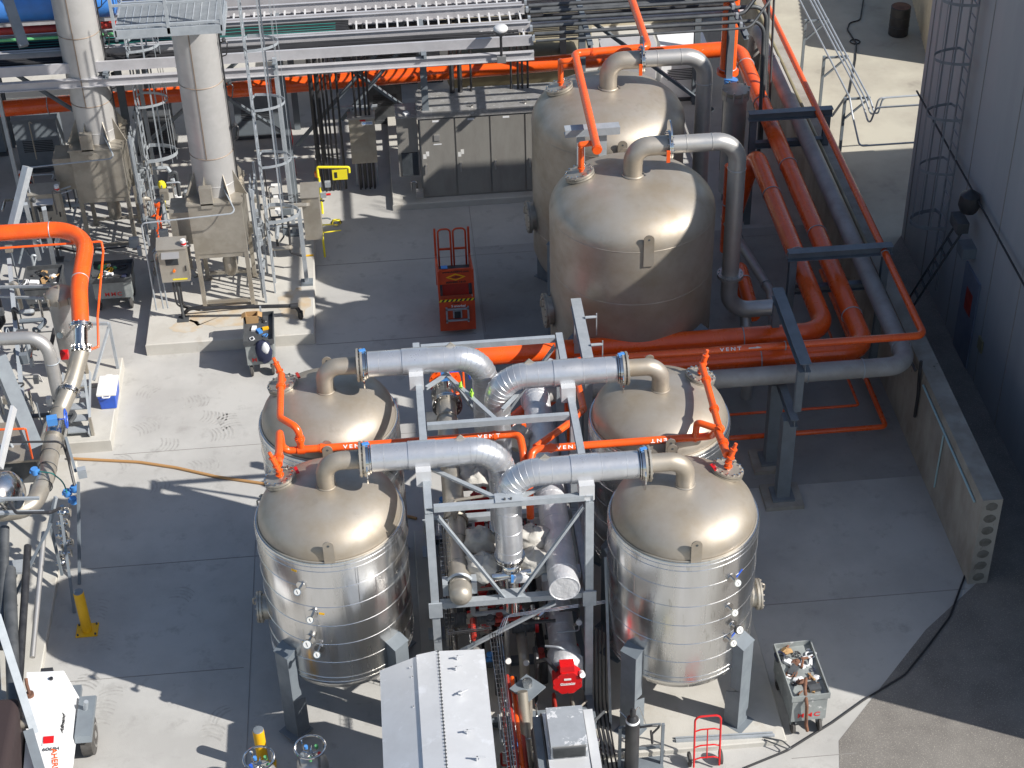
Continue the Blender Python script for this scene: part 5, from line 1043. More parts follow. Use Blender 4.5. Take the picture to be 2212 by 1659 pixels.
# small box on legs
t = thing('electrical_box', (-.9,38.5,0), 'stainless electrical box with white badge standing on thin legs', 'electrical box')
pbl, pbr = GY(*s1(820,1320),38.45), GY(*s1(1022,1308),38.45); pt = GY(*s1(790,965),38.45); pt2 = GY(*s1(1000,965),38.45)
MB().box(pt.x,pt2.x,38.45,38.75,pbl.z,pt.z).build('enclosure', 'sst', t, flat=True); MB().box(pt.x-.02,pt2.x+.02,38.43,38.78,pt.z+.001,pt.z+.05).build('lid', 'ss', t, flat=True)
text('badge_lettering', 'EATON', .07, (pt2.x-.18,38.435,pt.z-.12), FR_, 'bluev', t); MB().box(pt2.x-.32,pt2.x-.05,38.44,38.448,pt.z-.17,pt.z-.07).build('badge', 'white', t, flat=True); MB().box(pt.x+.28,pt.x+.42,38.44,38.448,pt.z-.06,pt.z-.02).build('red_sticker', 'red', t, flat=True)
for x_ in (pt.x+.08, pt2.x-.04): MB().bar((x_,38.8,0),(x_,38.8,pt.z+.2), .04,.04).build('leg', 'galv', t, flat=True)
MB().bar((pt.x-.4,38.82,pt.z+.15),(pt2.x+.1,38.82,pt.z+.15), .05,.05).build('crossbar', 'galv', t, flat=True)
b = MB()
for k in range(4): b.cyl((pt.x+.16+k*.12,38.6,0.0),(pt.x+.16+k*.12,38.6,pbl.z), .025, n=8)
b.build('conduit', 'black', t)
# ================================================================== PIPE RACK
RZ = 5.0
trays = [(36.32,37.0,'nearest cable tray of the rack, shaded and holding black cables','cable',9),(37.12,37.95,'middle cable tray of the rack with teal and black cables','teal',5),(38.1,38.75,'empty ladder cable tray with bright rungs on the rack','none',0),(39.3,40.0,'rear cable tray of the rack with blue and green cables','bluecab',4)]
for (ya, yb3, lab, cab, nc), xr in zip(trays, (3.3,3.25,3.2,4.6)):
    t = thing('ladder_cable_tray', (0,ya,RZ), lab, 'cable tray', 'cable trays on the pipe rack')
    for y_, sd in ((ya,1),(yb3,-1)): MB().chan((-18,y_,RZ),(xr,y_,RZ), .06,.24, side=sd).build('side_rail', 'rack', t, flat=True)
    b = MB(); x_ = -18
    while x_ < xr: b.bar((x_,ya+.03,RZ-.04),(x_,yb3-.03,RZ-.04), .04,.03); x_ += .24
    b.build('rungs', 'rungm', t, flat=True)
    if nc:
        MB().box(-18,xr-(1.2 if cab != 'teal' else 4.3),ya+.04,yb3-.04,RZ-.024,RZ-.016).build('sun_block_sheet', 'dkgrey', t, flat=True)  # opaque sheet added to keep sunlight from leaking through the rungs
        b = MB(); rr = random.Random(nc)
        for k in range(nc):
            y_ = ya+.1+(yb3-ya-.2)*k/nc; b.tube([(-18+i*2.1,y_+rr.uniform(-.04,.04),RZ+.0+rr.uniform(0,.05)) for i in range(11) if -18+i*2.1 < (xr-.1 if cab != 'teal' else 0)], rr.choice((.012,.02,.03)) if cab == 'cable' else .009, 6)
        b.build('cables', cab, t)
        if cab == 'teal':
            b = MB()
            for k in range(9):
                y_ = ya+.06+k*.09; b.tube([(-18+i*2.1,y_+rr.uniform(-.03,.03),RZ-.01) for i in range(9)]+[(-.9,y_,RZ-.01)], rr.choice((.02,.03,.035)), 6)
            b.build('black_cables', 'cable', t)
for k, (ya, z_) in enumerate(((40.3,4.9),(41.2,4.9),(42.1,4.9),(40.2,4.1),(41.4,4.1))):  # extra trays, added to shade the ground behind the rack
    t = thing('ladder_cable_tray', (0,ya,z_), ('added shading tray one row behind the bare steel rack pipe','added shading tray two rows behind the bare steel rack pipe','added rearmost shading tray of the rack, dark with cables','added lower shading tray hung under the rear of the rack','added lowest shading tray at the rear of the rack')[k], 'cable tray', 'cable trays on the pipe rack')
    for y_, sd in ((ya,1),(ya+.75,-1)): MB().chan((-18,y_,z_),(7.8,y_,z_), .05,.16, side=sd).build('side_rail', 'rack', t, flat=True)
    b = MB(); x_ = -18
    while x_ < 7.8: b.bar((x_,ya+.03,z_-.05),(x_,ya+.72,z_-.05), .04,.03); x_ += .42
    b.build('rungs', 'rack', t, flat=True)
    MB().box(-18,7.6,ya+.04,ya+.70,z_-.034,z_-.026).build('sun_block_sheet', 'dkgrey', t, flat=True)  # added opaque sheet, blocks the sun here too
    b = MB(); rr = random.Random(k)
    for q in range(11):
        y_ = ya+.06+q*.062; b.tube([(-18+i*2.1,y_+rr.uniform(-.02,.02),z_+rr.uniform(-.01,.03)) for i in range(13)], rr.choice((.02,.03,.035)), 6)
    b.build('cables', 'cable', t)
t = thing('rack_steelwork', (0,38,0), 'long grey steel rack structure with columns and crossed braces behind the yard', 'pipe rack')
MB().ibeam((-18,36.2,RZ-.32),(3.3,36.2,RZ-.32), .12,.2).build('long_beam', 'rack', t, flat=True)
MB().ibeam((-18,39.9,RZ-.35),(9,39.9,RZ-.35), .15,.25).build('long_beam', 'gpaint', t, flat=True)
for x_ in (-14,-10.2,-6.4,-2.6,.78,4.6,8.2):
    for y_ in (37.8, 42.0): MB().ibeam((x_,y_,0),(x_,y_,RZ-.23), .16,.16, up=(0,1,0)).build('column', 'gpaint', t, flat=True)
    MB().ibeam((x_,36.1,RZ-.16),(x_,42.1,RZ-.16), .12,.11).build('cross_beam', 'gpaint', t, flat=True)
for a_, b_ in (((-2.5,39,4.6),(.6,39,1.8)), ((.6,39,4.6),(-2.5,39,1.2)), ((-6.2,39,4.5),(-2.7,39,1.5)), ((-2.6,39.1,4.5),(-6.2,39.1,1.5)), ((-10,39,4.5),(-6.6,39,1.5)), ((.9,39,4.4),(-1.3,38.9,1.9)), ((4.7,38.9,4.4),(8.1,38.9,1.5))):
    ang_(a_, b_, .1).build('brace', 'gpaint', t, flat=True)
# black rack pipes
t = thing('black_rack_pipes', (5,37.5,RZ), 'bundle of black pipes leaving the rack end and curling up at the right', 'pipe bundle')
for i, (y_, z_, r_) in enumerate(((36.6,5.0,.045),(36.95,5.02,.045),(37.3,5.02,.05),(37.65,5.05,.045),(38.0,5.05,.05),(36.25,5.0,.03),(38.3,5.05,.03))):
    MB().tube([(3.35,y_,z_),(8.3,y_,z_),(9.3,y_+.8,z_+.9),(9.9,y_+1.2,z_+2.6)] if i % 2 else [(3.35,y_,z_),(8.7+.1*i,y_,z_),(8.75+.1*i,y_-.2,z_-3.5)], r_, 10, bend=.35).build('pipe', 'dkgrey', t, ang=50)
b = MB()
for x_ in (3.3,8.1):
    for y_ in (36.3,36.8,37.3,37.8,38.2): b.obox((x_,y_,5.06), (.06,.1,.12))
b.build('pipe_clamp', 'galv', t)
# long pipes behind on rack
pb = G(100,0,6.2); t = thing('horizontal_tank', (-10,pb.y,5), 'bright blue horizontal tank raised above the rack at the top left', 'tank')
xe = 18+G(250,20,6.2).x
MB().lathe((-18,pb.y,6.2), [(.1,0),(.42,.1),(.45,.2),(.45,xe-.2),(.42,xe-.1),(.1,xe)], 36, ax=(1,0,0)).build('shell', 'cyan', t, ang=50)
for x_ in (-12.2,-9.6,-6.6): MB().box(x_,x_+.14,pb.y-.3,pb.y+.3,5.15,5.85).build('saddle', 'gpaint', t, flat=True)
for k, (py, r_, m_, nm, lab) in enumerate(((62,.09,'dred','red_pipe','brownish red pipe running below the raised blue tank'),(82,.035,'green','green_pipe','thin pale green pipe just under the brownish red pipe'))):
    p = G(100,py,5.6); tag(MB().tube([(-18,p.y,5.6),(-4.4,p.y,5.6)], r_, 14).build(nm, m_, ang=50), lab, 'pipe')
for i, (y_, z_, r_, m_, lab) in enumerate(((38.9,4.5,.08,'dkgrey','dark pipe hung beneath the rack trays'),(39.2,4.2,.05,'black','slim black pipe hung under the rack'),(38.4,4.4,.04,'rack','pale conduit strapped under the rack beams'),(41.0,4.95,.07,'black','black pipe along the rear of the rack'),(41.3,4.95,.05,'dkgrey','thin dark pipe along the rear rack edge'),(40.5,5.0,.1,'ss','bare steel pipe along the rear of the rack'))):
    tag(MB().tube([(-18,y_,z_),(8.6,y_,z_)], r_, 12).build('rack_pipe', m_, ang=50), lab, 'pipe')
# vertical black conduits under rack
s2 = zz(2000,0)
for gi, (xs, lab) in enumerate(((((470,500),(520,560),(560,590),(590,620),(630,660),(680,700)),'group of black risers dropping from the rack beside the shower'),(((815,840),(855,870),(895,905),(925,940)),'four black risers above the small electrical box'),(((1615,1620),(1680,1690),(1770,1775)),'three black risers behind the big cabinet'),(((2095,2105),(2150,2160),(2185,2190),(2230,2235)),'black risers behind the cabinet beside the farther big tank'))):
    t = thing('conduit_risers', (0,38.6,0), lab, 'conduit')
    for k, (xt, xb_) in enumerate(xs):
        p = GY(*s1(xt, 500), 38.6); r_ = .06 if k in (0,1) and gi in (0,2) else .028
        MB().tube([(p.x,38.5,4.8),(p.x,38.6,.05)], r_, 8).build('riser', 'black', t)
# shaded back wall + objects behind the rack
struct(MB().box(-20,9,46.5,46.9,0,3.6), 'rear_building_wall', 'tanwall', flat=True) if False else None
tag(MB().box(-22,9.3,47,47.4,0,4.2).build('rear_wall', 'tanwall', flat=True), 'beige rear building wall glimpsed behind the pipe rack', 'wall')
t = thing('horizontal_tank', (3.3,42.3,0), 'olive horizontal drum tank in shade behind the cabinet', 'tank')
MB().lathe((1.6,42.3,1.3), [(.3,-.1),(.55,0),(.6,.1),(.6,3.2),(.55,3.35),(.3,3.45)], 32, ax=(1,0,0)).build('drum', 'olive', t, ang=50)
for x_ in (2.2,4.4): MB().box(x_,x_+.2,41.9,42.7,0,.8).build('saddle', 'gpaint', t, flat=True)
rr = random.Random(4)
for i, (x_, y_, w, d, h, m_, lab) in enumerate(((-9.2,40.9,1.1,.7,1.5,'gpaint','grey equipment crate under the rack at far left'),(-6.3,41.5,.9,.8,1.1,'dkgrey','dark grey pump housing under the rack between the ladders'),(-3.6,42.0,1.2,.8,1.4,'gpaint','grey pump skid box behind the nearer ladder'),(-.2,42.4,.9,.8,1.3,'dkgrey','dark box behind the small electrical box'),(6.3,41.8,1.4,.9,2.0,'rack','pale equipment cabinet behind the far big tank'),(7.9,42.6,1.2,.8,1.6,'white','white louvred unit near the rack end'),(-11,42,1.4,.9,1.7,'gpaint','grey machine housing at the far left rear'),(-.2,44.6,3.2,.8,1.8,'rack','long pale cabinet behind the rack'),(4.6,45,2.2,.8,2.4,'tanwall','beige cabinet with dark grille at the rear'))):
    t = thing('equipment_housing', (x_,y_,0), lab, 'equipment box')
    MB().box(x_-w/2,x_+w/2,y_-d/2,y_+d/2,.1,h).build('housing', m_, t, flat=True); MB().box(x_-w/2-.03,x_+w/2+.03,y_-d/2-.03,y_+d/2+.03,h+.001,h+.04).build('lid', m_, t, flat=True); MB().box(x_-w/2-.05,x_+w/2+.05,y_-d/2-.05,y_+d/2+.05,0,.099).build('plinth', 'dkgrey', t, flat=True)
    b = MB()
    for k in range(7): b.box(x_-w*.35,x_+w*.35,y_-d/2-.012,y_-d/2-.002,h*.4+k*.05,h*.4+k*.05+.02)
    b.build('louvre', 'black', t, flat=True)
# red extinguisher-like item, lamp etc
t = thing('fire_hose_stand', (-3.0,38.2,0), 'red fire extinguisher stand half hidden behind the nearer caged ladder', 'fire extinguisher')
p = G(*s1(330,1350),.5); MB().cyl((p.x,p.y,.15),(p.x,p.y,.75), .12, n=16).build('body', 'red', t); MB().tube([(p.x,p.y,.75),(p.x+.1,p.y,1.3),(p.x+.05,p.y,2.1)], .04, 8).build('hose', 'red', t)
t = thing('area_light', (2.55,36.0,4.9), 'round finned white lamp on a short dark pole in front of the rack', 'lamp')
p = V((2.54,36.05,5.2)); b = MB(); b.lathe(p, [(.05,.1),(.12,.18),(.165,.24),(.165,.28),(.13,.32),(.03,.335)], 32); b.build('head', 'rungm', t, ang=50)
b = MB()
for k in range(28): a = 2*PI*k/28; b.bar(p+V((math.cos(a)*.08,math.sin(a)*.08,.1)), p+V((math.cos(a)*.158,math.sin(a)*.158,.23)), .008,.02)
b.build('fins', 'gfan', t); MB().cyl(p+V((0,0,-.45)), p+V((0,0,.12)), .03, n=8).build('pole', 'black', t); MB().obox(p+V((0,0,-.5)), (.2,.1,.16)).build('driver_box', 'gfan', t)
# upright filter vessel
t = thing('filter_vessel', (7.0,34.9,0), 'dark upright stainless filter vessel with bolted lid beside the orange riser', 'filter')
x_, y_ = 7.12, 33.6
p = G(1590,192,3.2); x_, y_ = p.x, p.y
MB().lathe((x_,y_,0), [(.28,.4),(.28,2.95),(.33,2.96),(.33,3.1)], 32).build('body', 'ss', t, ang=50); MB().lathe((x_,y_,0), [(.33,3.11),(.33,3.2),(.2,3.24),(.01,3.25)], 32).build('lid', 'sst', t, ang=50)
b = MB(); bolts(b, V((x_,y_,3.12)), (0,0,1), .32, 10, .025, .12); b.build('lid_bolts', 'ss', t)
for k in range(3): a = k*2.1; MB().bar((x_+.25*math.cos(a),y_+.25*math.sin(a),0),(x_+.25*math.cos(a),y_+.25*math.sin(a),.7), .06,.06).build('leg', 'gpaint', t)
t = thing('blue_actuator', (6.9,36.0,2.6), 'blue round valve actuator below the orange riser flange', 'valve'); MB().cyl((RX,RY-.45,2.6),(RX,RY-.45,2.95), .17, n=20).build('head', 'bluev', t); MB().cyl((RX,RY-.2,.3),(RX,RY-.2,2.6), .12, n=16).build('body', 'dkgrey', t); MB().cyl((RX,RY,2.9),(RX,RY,2.99), .27, n=24).build('flange', 'orange', t)
# ================================================================== LEFT SKID
t = thing('filter_vessel', (-7.1,30.8,.3), 'sunlit upright stainless filter vessel with hinged lid left of the cooler', 'filter')
pt = G(*zz(0,700)(475,930), 2.55); x_, y_ = pt.x, pt.y
MB().lathe((x_,y_,0), [(.2,.75),(.27,.85),(.27,2.32)], 36).build('body', 'ss', t, ang=50)
MB().lathe((x_,y_,0), [(.29,2.33),(.3,2.45),(.28,2.52),(.16,2.6),(.01,2.62)], 36).build('lid', 'domes', t, ang=50)
b = MB(); bolts(b, V((x_,y_,2.40)), (0,0,1), .31, 8, .03, .09); b.cyl((x_,y_,2.62),(x_,y_,2.68), .03, n=8); b.build('lid_clamps', 'sst', t)
for k in range(3): a = k*2.1+.4; MB().bar((x_+.22*math.cos(a),y_+.22*math.sin(a),.31),(x_+.22*math.cos(a),y_+.22*math.sin(a),1.1), .07,.05).build('leg', 'sst', t)
MB().cyl((x_-.1,y_-.26,1.62),(x_-.1,y_-.36,1.66), .07, n=16).build('sight_port', 'shine', t)
p = G(*zz(0,700)(520,1445), 1.5); MB().obox(p, (.16,.14,.16)).build('red_switch', 'red', t)
# big orange elbow at left
e7 = zz(0,700)
t = thing('orange_pipe', (-8,32,3), 'thick bright orange pipe entering from the left and bending towards the filter vessel', 'pipe')
A0 = V((-12,32.72,3.0)); cx_, cy_ = -6.72, 32.72
b = MB(); b.tube([A0, (-6.72,32.72,3.0), (-6.76,30.7,2.8), (-6.72,29.98,2.38)], .178, 26, bend=.85); b.build('pipe', 'orange', t, ang=50)
for p, a in (((-7.56,32.72,3.0),(1,0,0)), ((-9.2,32.72,3.0),(1,0,0)), ((-6.76,30.95,2.83),(0,1,.1))): MB().torus(p, a, .175, .012, 28, 6).build('clamp', 'galv', t)
b = MB(); flange(b, (-6.72,29.95,2.35), (0,.8,.6), .24, .03); flange(b, (-6.74,29.62,2.02), (0,.7,.7), .22, .03); b.cyl((-6.72,29.95,2.35),(-6.74,29.6,2.0), .14, n=18); b.build('flange', 'shine', t)
pipe_thing('orange_pipe', 'thin orange sensing line stretched below the thick orange pipe', [(-12,32.35,2.85),(-6.45,32.35,2.85),(-6.42,32.2,2.7),(-6.42,30.3,2.3),(-6.42,29.8,1.9),(-6.6,29.7,1.9)], .025, 'orange', .04)
pipe_thing('orange_pipe', 'thin orange L shaped line near the blue valve at the far left', [tuple(G(0,928,2.2)),tuple(G(55,926,2.2)),tuple(G(70,990,1.2))], .022, 'orange', .03)
# grey bend
zA = zz(0,1480)
p1 = G(0,681,2.5); p2 = G(62,681,2.5); p3 = V((-7.27,29.1,1.35))
pipe_thing('grey_pipe', 'bare grey pipe looping in from the left and dropping into the stainless line', [(-12,29.55,2.55),(-7.32,29.35,2.55),(-7.27,29.1,1.2)], .135, 'ss', .42, [((-8.1,29.5,2.55),(1,0,0)), ((-7.28,29.25,2.0),(0,0,1))])
t = thing('stainless_line', (-7.2,27.5,1), 'main stainless process line running forward from the filter to the far left elbow', 'pipe')
b = MB(); b.tube([(-6.74,29.6,1.97),(-6.95,29.15,1.5),(-7.2,28.6,1.2),(-7.24,27.9,1.15),(-7.25,26.7,1.1),(-7.4,25.75,1.1),(-9.5,25.6,1.1)], .175, 24, bend=.42); b.build('pipe', 'sst', t, ang=50)
b = MB(); flange(b, (-7.23,28.15,1.15), (0,1,0), .23, .03); flange(b, (-7.0,29.0,1.42), (.3,.8,.4), .22, .03); b.cyl((-7.24,27.75,1.15),(-7.23,28.1,1.15), .25, n=28); b.build('flange', 'shine', t)
b = MB()
for p, a in (((-7.25,27.3,1.13),(0,1,0)), ((-7.25,26.9,1.12),(0,1,0)), ((-7.28,26.4,1.1),(0,1,0)), ((-7.22,28.55,1.2),(0,1,0))): b.torus(p, a, .178, .01, 26, 6)
b.build('weld_rings', 'dkgrey', t)
t = thing('butterfly_valve', (-7.2,28.2,1.4), 'blue gearbox and upright blue handwheel on the stainless line', 'valve')
p = G(*zA(420,405), 1.55); MB().obox(p, (.2,.16,.16), rotz(.15)).build('gearbox', 'bluev', t); b = MB(); w_ = G(*zA(530,390), 1.55); b.torus(w_, (1,.1,0), .19, .018, 28, 8); b.bar(w_-V((0,.18,0)), w_+V((0,.18,0)), .02,.02); b.cyl(p, w_, .015, n=6); b.build('handwheel', 'blue', t)
# sensors brackets along line
t = thing('instrument_cluster', (-6.3,25.5,0), 'cluster of blue transmitters and pale cable on a slim stand left of the yard', 'instruments')
for (x, y, h) in ((280,815,1.3),(600,955,1.1),(540,990,1.0),(590,1050,.9)): p = G(*zA(x,y),h); b = MB(); b.cyl(p-V((.0,0,.06)), p+V((0,0,.07)), .07, n=14); b.cyl(p-V((.09,0,0)), p+V((.09,0,0)), .045, n=12); b.build('transmitter', 'bluev', t)
st = G(*zA(600,900), 1.6); MB().bar(G(*zz(0,2252)(640,170),.0), G(*zA(630,900),1.7), .05,.05).build('stand', 'gpaint', t); p = G(*zA(660,825),1.7); MB().obox(p, (.16,.12,.2), rotz(.2)).build('light_box', 'galv', t); 
MB().tube([G(*zA(300,815),1.3),G(*zA(420,830),1.4),G(*zA(510,900),1.3),G(*zA(540,990),1.05)], .014, 6, bend=.2).build('cable', 'teal', t); MB().tube([G(*zA(530,560),2.0),G(*zA(560,760),1.5),G(*zA(600,930),1.2)], .03, 8, bend=.2).build('black_hose', 'black', t); MB().bar(G(*zA(530,540),2.05), G(*zA(610,820),1.7), .05,.03).build('arm', 'gpaint', t)
b = MB(); b.tube([G(*zA(80,580),2.05),G(*zA(500,575),2.05),G(*zA(560,760),1.5)], .022, 8, bend=.15); b.build('black_pipe', 'black', t)
t = thing('sanitary_valve_rack', (-6.6,25,0), 'column of polished sanitary valves mounted on slotted strut beside the yard', 'valve rack')
for i, (x, y) in enumerate(((510,1145),(500,1235),(495,1330),(530,1390),(520,1470),(500,1550))):
    h = 1.5-.22*i; p = G(*zA(x, y), max(h, .25)); b = MB(); b.sphere(p, .085, 12, (1,1,.9)); b.cyl(p-V((.1,0,0)), p+V((.12,0,0)), .05, n=12); b.cyl(p+V((0,0,.05)), p+V((0,0,.16)), .04, n=10); b.build('valve_body', 'shine', t); b = MB(); b.cyl(p+V((.12,0,0)), p+V((.14,0,0)), .06, n=12); b.tube([p+V((0,0,.1)), p+V((.12,-.04,.14)), p+V((.14,-.08,-.04))], .012, 6); b.build('clamp', 'sst', t)
MB().bar(G(*zA(450,1020),1.7), G(*zA(395,1270),1.1), .07,.05).build('strut', 'galv', t, flat=True); MB().bar(G(*zA(490,1160),1.5), G(*zz(0,2252)(600,400),0), .05,.05).build('leg', 'gpaint', t, flat=True); MB().bar(G(*zA(410,1270),1.2), G(*zA(500,1649),.2), .05,.05).build('leg', 'gpaint', t, flat=True)
# stairs
t = thing('steel_steps', (-6.7,29.5,.3), 'small galvanised steel steps climbing to the skid beside the cooler', 'steps')
for i in range(5):
    y_ = 28.85+i*.24; z_ = .42+i*.12; MB().box(-7.3,-6.78,y_,y_+.2,z_,z_+.03).build('tread', 'galv', t, flat=True)
for x_ in (-7.32,-6.76): MB().bar((x_,28.8,.38),(x_,30.1,1.05), .02,.16).build('stringer', 'galv', t, flat=True)
MB().bar((-6.74,28.95,.32),(-6.8,29.7,1.3), .05,.05).build('prop', 'galv', t); MB().bar((-6.70,28.9,.31),(-6.70,28.9,.75), .06,.06).build('prop', 'sst', t); MB().bar((-6.4,31.2,.31),(-6.4,31.2,1.5), .06,.06).build('prop', 'galv', t); MB().bar((-6.42,31.2,1.5),(-6.95,31.25,1.5), .06,.06).build('prop', 'galv', t); MB().bar((-6.42,31.2,1.4),(-6.8,30.4,.6), .05,.05).build('prop', 'galv', t)
# cooler
t = thing('cooler', (-6.45,30.05,.3), 'blue and white picnic cooler on the concrete pad', 'cooler')
xa, xb, ya, yb3 = -6.65, -6.26, 29.72, 30.38
b = MB(); e = .03; b.hexa([(xa+e,ya+e,.301),(xb-e,ya+e,.301),(xb-e,yb3-e,.301),(xa+e,yb3-e,.301),(xa,ya,.66),(xb,ya,.66),(xb,yb3,.66),(xa,yb3,.66)]); o = b.build('body', 'blue', t)
mo = o.modifiers.new('bevel', 'BEVEL'); mo.width = .02; mo.segments = 2
o = MB().box(xa-.012,xb+.012,ya-.012,yb3+.012,.662,.73).build('lid', 'wplas', t); mo = o.modifiers.new('bevel', 'BEVEL'); mo.width = .02; mo.segments = 3
for y_, s_ in ((ya,-1),(yb3,1)): MB().tube([(xa+.12,y_,.66),(xa+.12,y_+s_*.07,.68),(xa+.27,y_+s_*.07,.68),(xa+.27,y_,.66)], .014, 8, bend=.03).build('handle', 'white', t)
# left big steel members (light frame and angles)
t = thing('left_pipe_stand', (-8.3,31.5,0), 'tall grey steel stand and diagonals at the left edge under the orange pipe', 'pipe support')
for a_, b_, w in ((G(60,360,4.0),G(20,520,2.6),.16),(G(85,560,1.0),G(55,440,2.8),.09),(G(120,590,.3),G(95,450,2.8),.1),(G(20,560,2.2),G(60,980,.3),.09),(G(0,620,2.0),G(110,618,2.2),.05),(G(0,640,1.7),G(100,645,1.9),.05),(G(110,620,2.2),G(128,660,1.6),.05)):
    MB().bar(a_, b_, w, w).build('member', 'galv', t, flat=True)
tag(MB().bar(G(10,-20,7), G(52,100,6.0), .2, .2).build('dark_column', 'gpaint', flat=True), 'dark grey steel column crossing in front of the blue tank', 'steel column')
t = thing('stainless_tray', (-8.0,27.9,.5), 'weathered stainless drip tray in front of the far left machine', 'tray'); MB().box(-8.7,-7.55,27.6,28.9,.75,.8).build('tray', 'domes', t, flat=True); MB().box(-8.6,-7.65,27.7,28.8,.14,.749).build('base', 'dkgrey', t, flat=True)
t = thing('blue_grey_column', (-8.0,27,0), 'wide blue grey steel member slanting at the left frame edge', 'steel column')
MB().bar(G(-5,770,3.0), G(75,965,1.3), .28,.22).build('member', 'gpaint2', t, flat=True) if 'gpaint2' in M else MB().bar(G(-5,770,3.0), G(75,965,1.3), .28,.22).build('member', 'gpaint', t, flat=True)
t = thing('polished_hood', (-8.2,25.3,1), 'polished curved steel hood at the left edge near the elbow', 'hood'); b = MB(); b.lathe(G(20,1060,1.7), [(.36,-.14),(.40,-.12),(.40,.0),(.36,.05),(.2,.12),(.01,.15)], 32, ax=(.75,-.3,.5)); b.build('shell', 'shine', t, ang=50)
MB().bar(G(0,1010,2.2), G(30,880,2.8), .06,.2).build('plate', 'sheet', t, flat=True)
t = thing('strut_rails', (-8,25,1), 'pair of slotted strut rails with cable sleeves crossing the elbow at left', 'strut')
MB().bar(G(-5,1078,2.0), G(85,1076,2.0), .05,.05).build('rail', 'galv', t); MB().bar(G(-5,1108,1.8), G(95,1106,1.8), .07,.05).build('rail', 'galv', t); MB().tube([G(30,1060,2.1),G(45,1106,1.9),G(110,1104,1.85),G(235,1094,1.6)] if False else [G(20,1085,2.0),G(35,1108,1.95),G(110,1107,1.9),G(130,1098,1.7)], .03, 8).build('cable_sleeve', 'black', t)
for i, (a_, b_, r_, lab) in enumerate(((G(20,1230,1.0),G(35,1659,.5),.12,'thick dark pipe low at the left edge of the yard'),(G(60,1180,1.0),G(40,1500,.6),.07,'dark pipe next to the thick one at the left edge'),(G(95,1150,1.2),G(70,1420,.4),.05,'slim grey pipe beside the sanitary valves'),(G(10,1140,1.3),G(5,1400,.6),.09,'short dark pipe at the extreme left edge'))):
    tag(MB().tube([a_, b_], r_, 14).build('floor_pipe', ['dkgrey','black','ss','dkgrey'][i], ang=50), lab, 'pipe')
t = thing('angle_brace', (-7.6,23.5,.5), 'slanting light steel angle brace over the dark pipes at left', 'brace'); ang_(G(110,1130,1.4), G(30,1290,.6), .06).build('angle', 'gpaint', t); MB().box(G(15,1225,.3).x,G(55,1225,.3).x,G(15,1235,.3).y-.1,G(15,1225,.3).y+.12,.3,.36).build('base', 'galv', t)
rr = random.Random(11)
t = thing('left_skid_piping', (-8.5,30,0), 'dense tangle of pipes valves and struts on the skid at the far left', 'skid piping')
for i in range(26):
    px, py = rr.uniform(0,110), rr.uniform(560,1350); h = rr.uniform(.3,1.0); p = G(px, py, h); p.x -= .4
    k = i % 3; L = rr.uniform(.4,1.3); m_ = rr.choice(['ss','dkgrey','black','sst','galv','gpaint','shine'])
    d = [V((0,L,0)), V((L*.7,0,0)), V((0,0,L*.6))][k]; q = p+d
    MB().tube([p, q, q+V((.1,-.1,-.25))], rr.choice((.02,.03,.05,.08)), 10, bend=.08).build('pipe', m_, t)
for i, (px, py, c) in enumerate(((45,385,'orange'),(55,400,'bluecab'),(60,380,'dred'),(40,378,'white'),(350,400,'yell2'),(340,440,'orange'),(385,430,'white'),(375,395,'galv'),(335,470,'orange'),(400,455,'jobbox'),(405,415,'galv'))):
    p = G(px, py, 1.0); tag(MB().sphere(p, .1, 10, (1.1,.8,1.3 if i < 8 else .8), .08).obox(p-V((0,0,.25)), (.1,.08,.25)).cyl(p-V((0,0,1.0)), p, .02, n=6).build('field_device', c), ('orange valve device','blue grey transmitter','red brown fitting','white junction device','safety yellow horn box','orange relief device','white pump head','grey junction head','lower orange stem device','grey relay box','pale grey camera housing')[i]+' near the furnaces', 'instrument')
# ================================================================== LIGHT TOWER TRAILER
t = thing('light_tower_trailer', (-6.4,20.4,0), 'white light tower trailer with grey mast and mudguard in the lower left corner', 'trailer')
z1 = 1.3; bl_, br_ = G(107*1.0,1452,z1), G(0,0,z1)
m8 = zz(0,2500,2.9)
A_, B_, C_, D_ = G(*m8(310,550),z1), G(*m8(740,530),z1), G(*m8(640,1295),z1), G(*m8(300,1290),z1)
E_, F_ = G(*m8(900,760),.75), G(*m8(830,1400),.75)
xw = .16
MB().add([A_,B_,C_,D_,V((A_.x,A_.y,.55)),V((B_.x+xw,B_.y,.55)),V((C_.x+xw,C_.y,.55)),V((D_.x,D_.y,.55))], [(0,3,2,1),(4,5,6,7),(0,1,5,4),(1,2,6,5),(2,3,7,6),(3,0,4,7)]).build('canopy', 'white', t, flat=True)
MB().add([C_+V((0,-.003,0)),D_+V((0,-.003,0)),V((D_.x,D_.y-1.0,.98)),V((C_.x+.1,C_.y-1.0,.98)),V((C_.x+xw,C_.y-.003,.56)),V((D_.x,D_.y-.003,.56)),V((D_.x,D_.y-1.0,.56)),V((C_.x+xw,C_.y-1.0,.56))], [(0,1,2,3),(7,6,5,4),(0,4,5,1),(1,5,6,2),(2,6,7,3),(3,7,4,0)]).build('sloped_nose', 'white', t, flat=True)
fx = B_.x+xw
fm = V((fx+.17,20.75,.72))
b = MB(); b.hexa([(fx+.02,fm.y-.55,.6),(fx+.3,fm.y-.55,.6),(fx+.3,fm.y+.42,.66),(fx+.02,fm.y+.42,.66),(fx+.02,fm.y-.5,.71),(fx+.3,fm.y-.5,.71),(fx+.3,fm.y+.36,.76),(fx+.02,fm.y+.36,.76)]); b.build('mudguard', 'gpaint', t, flat=True)
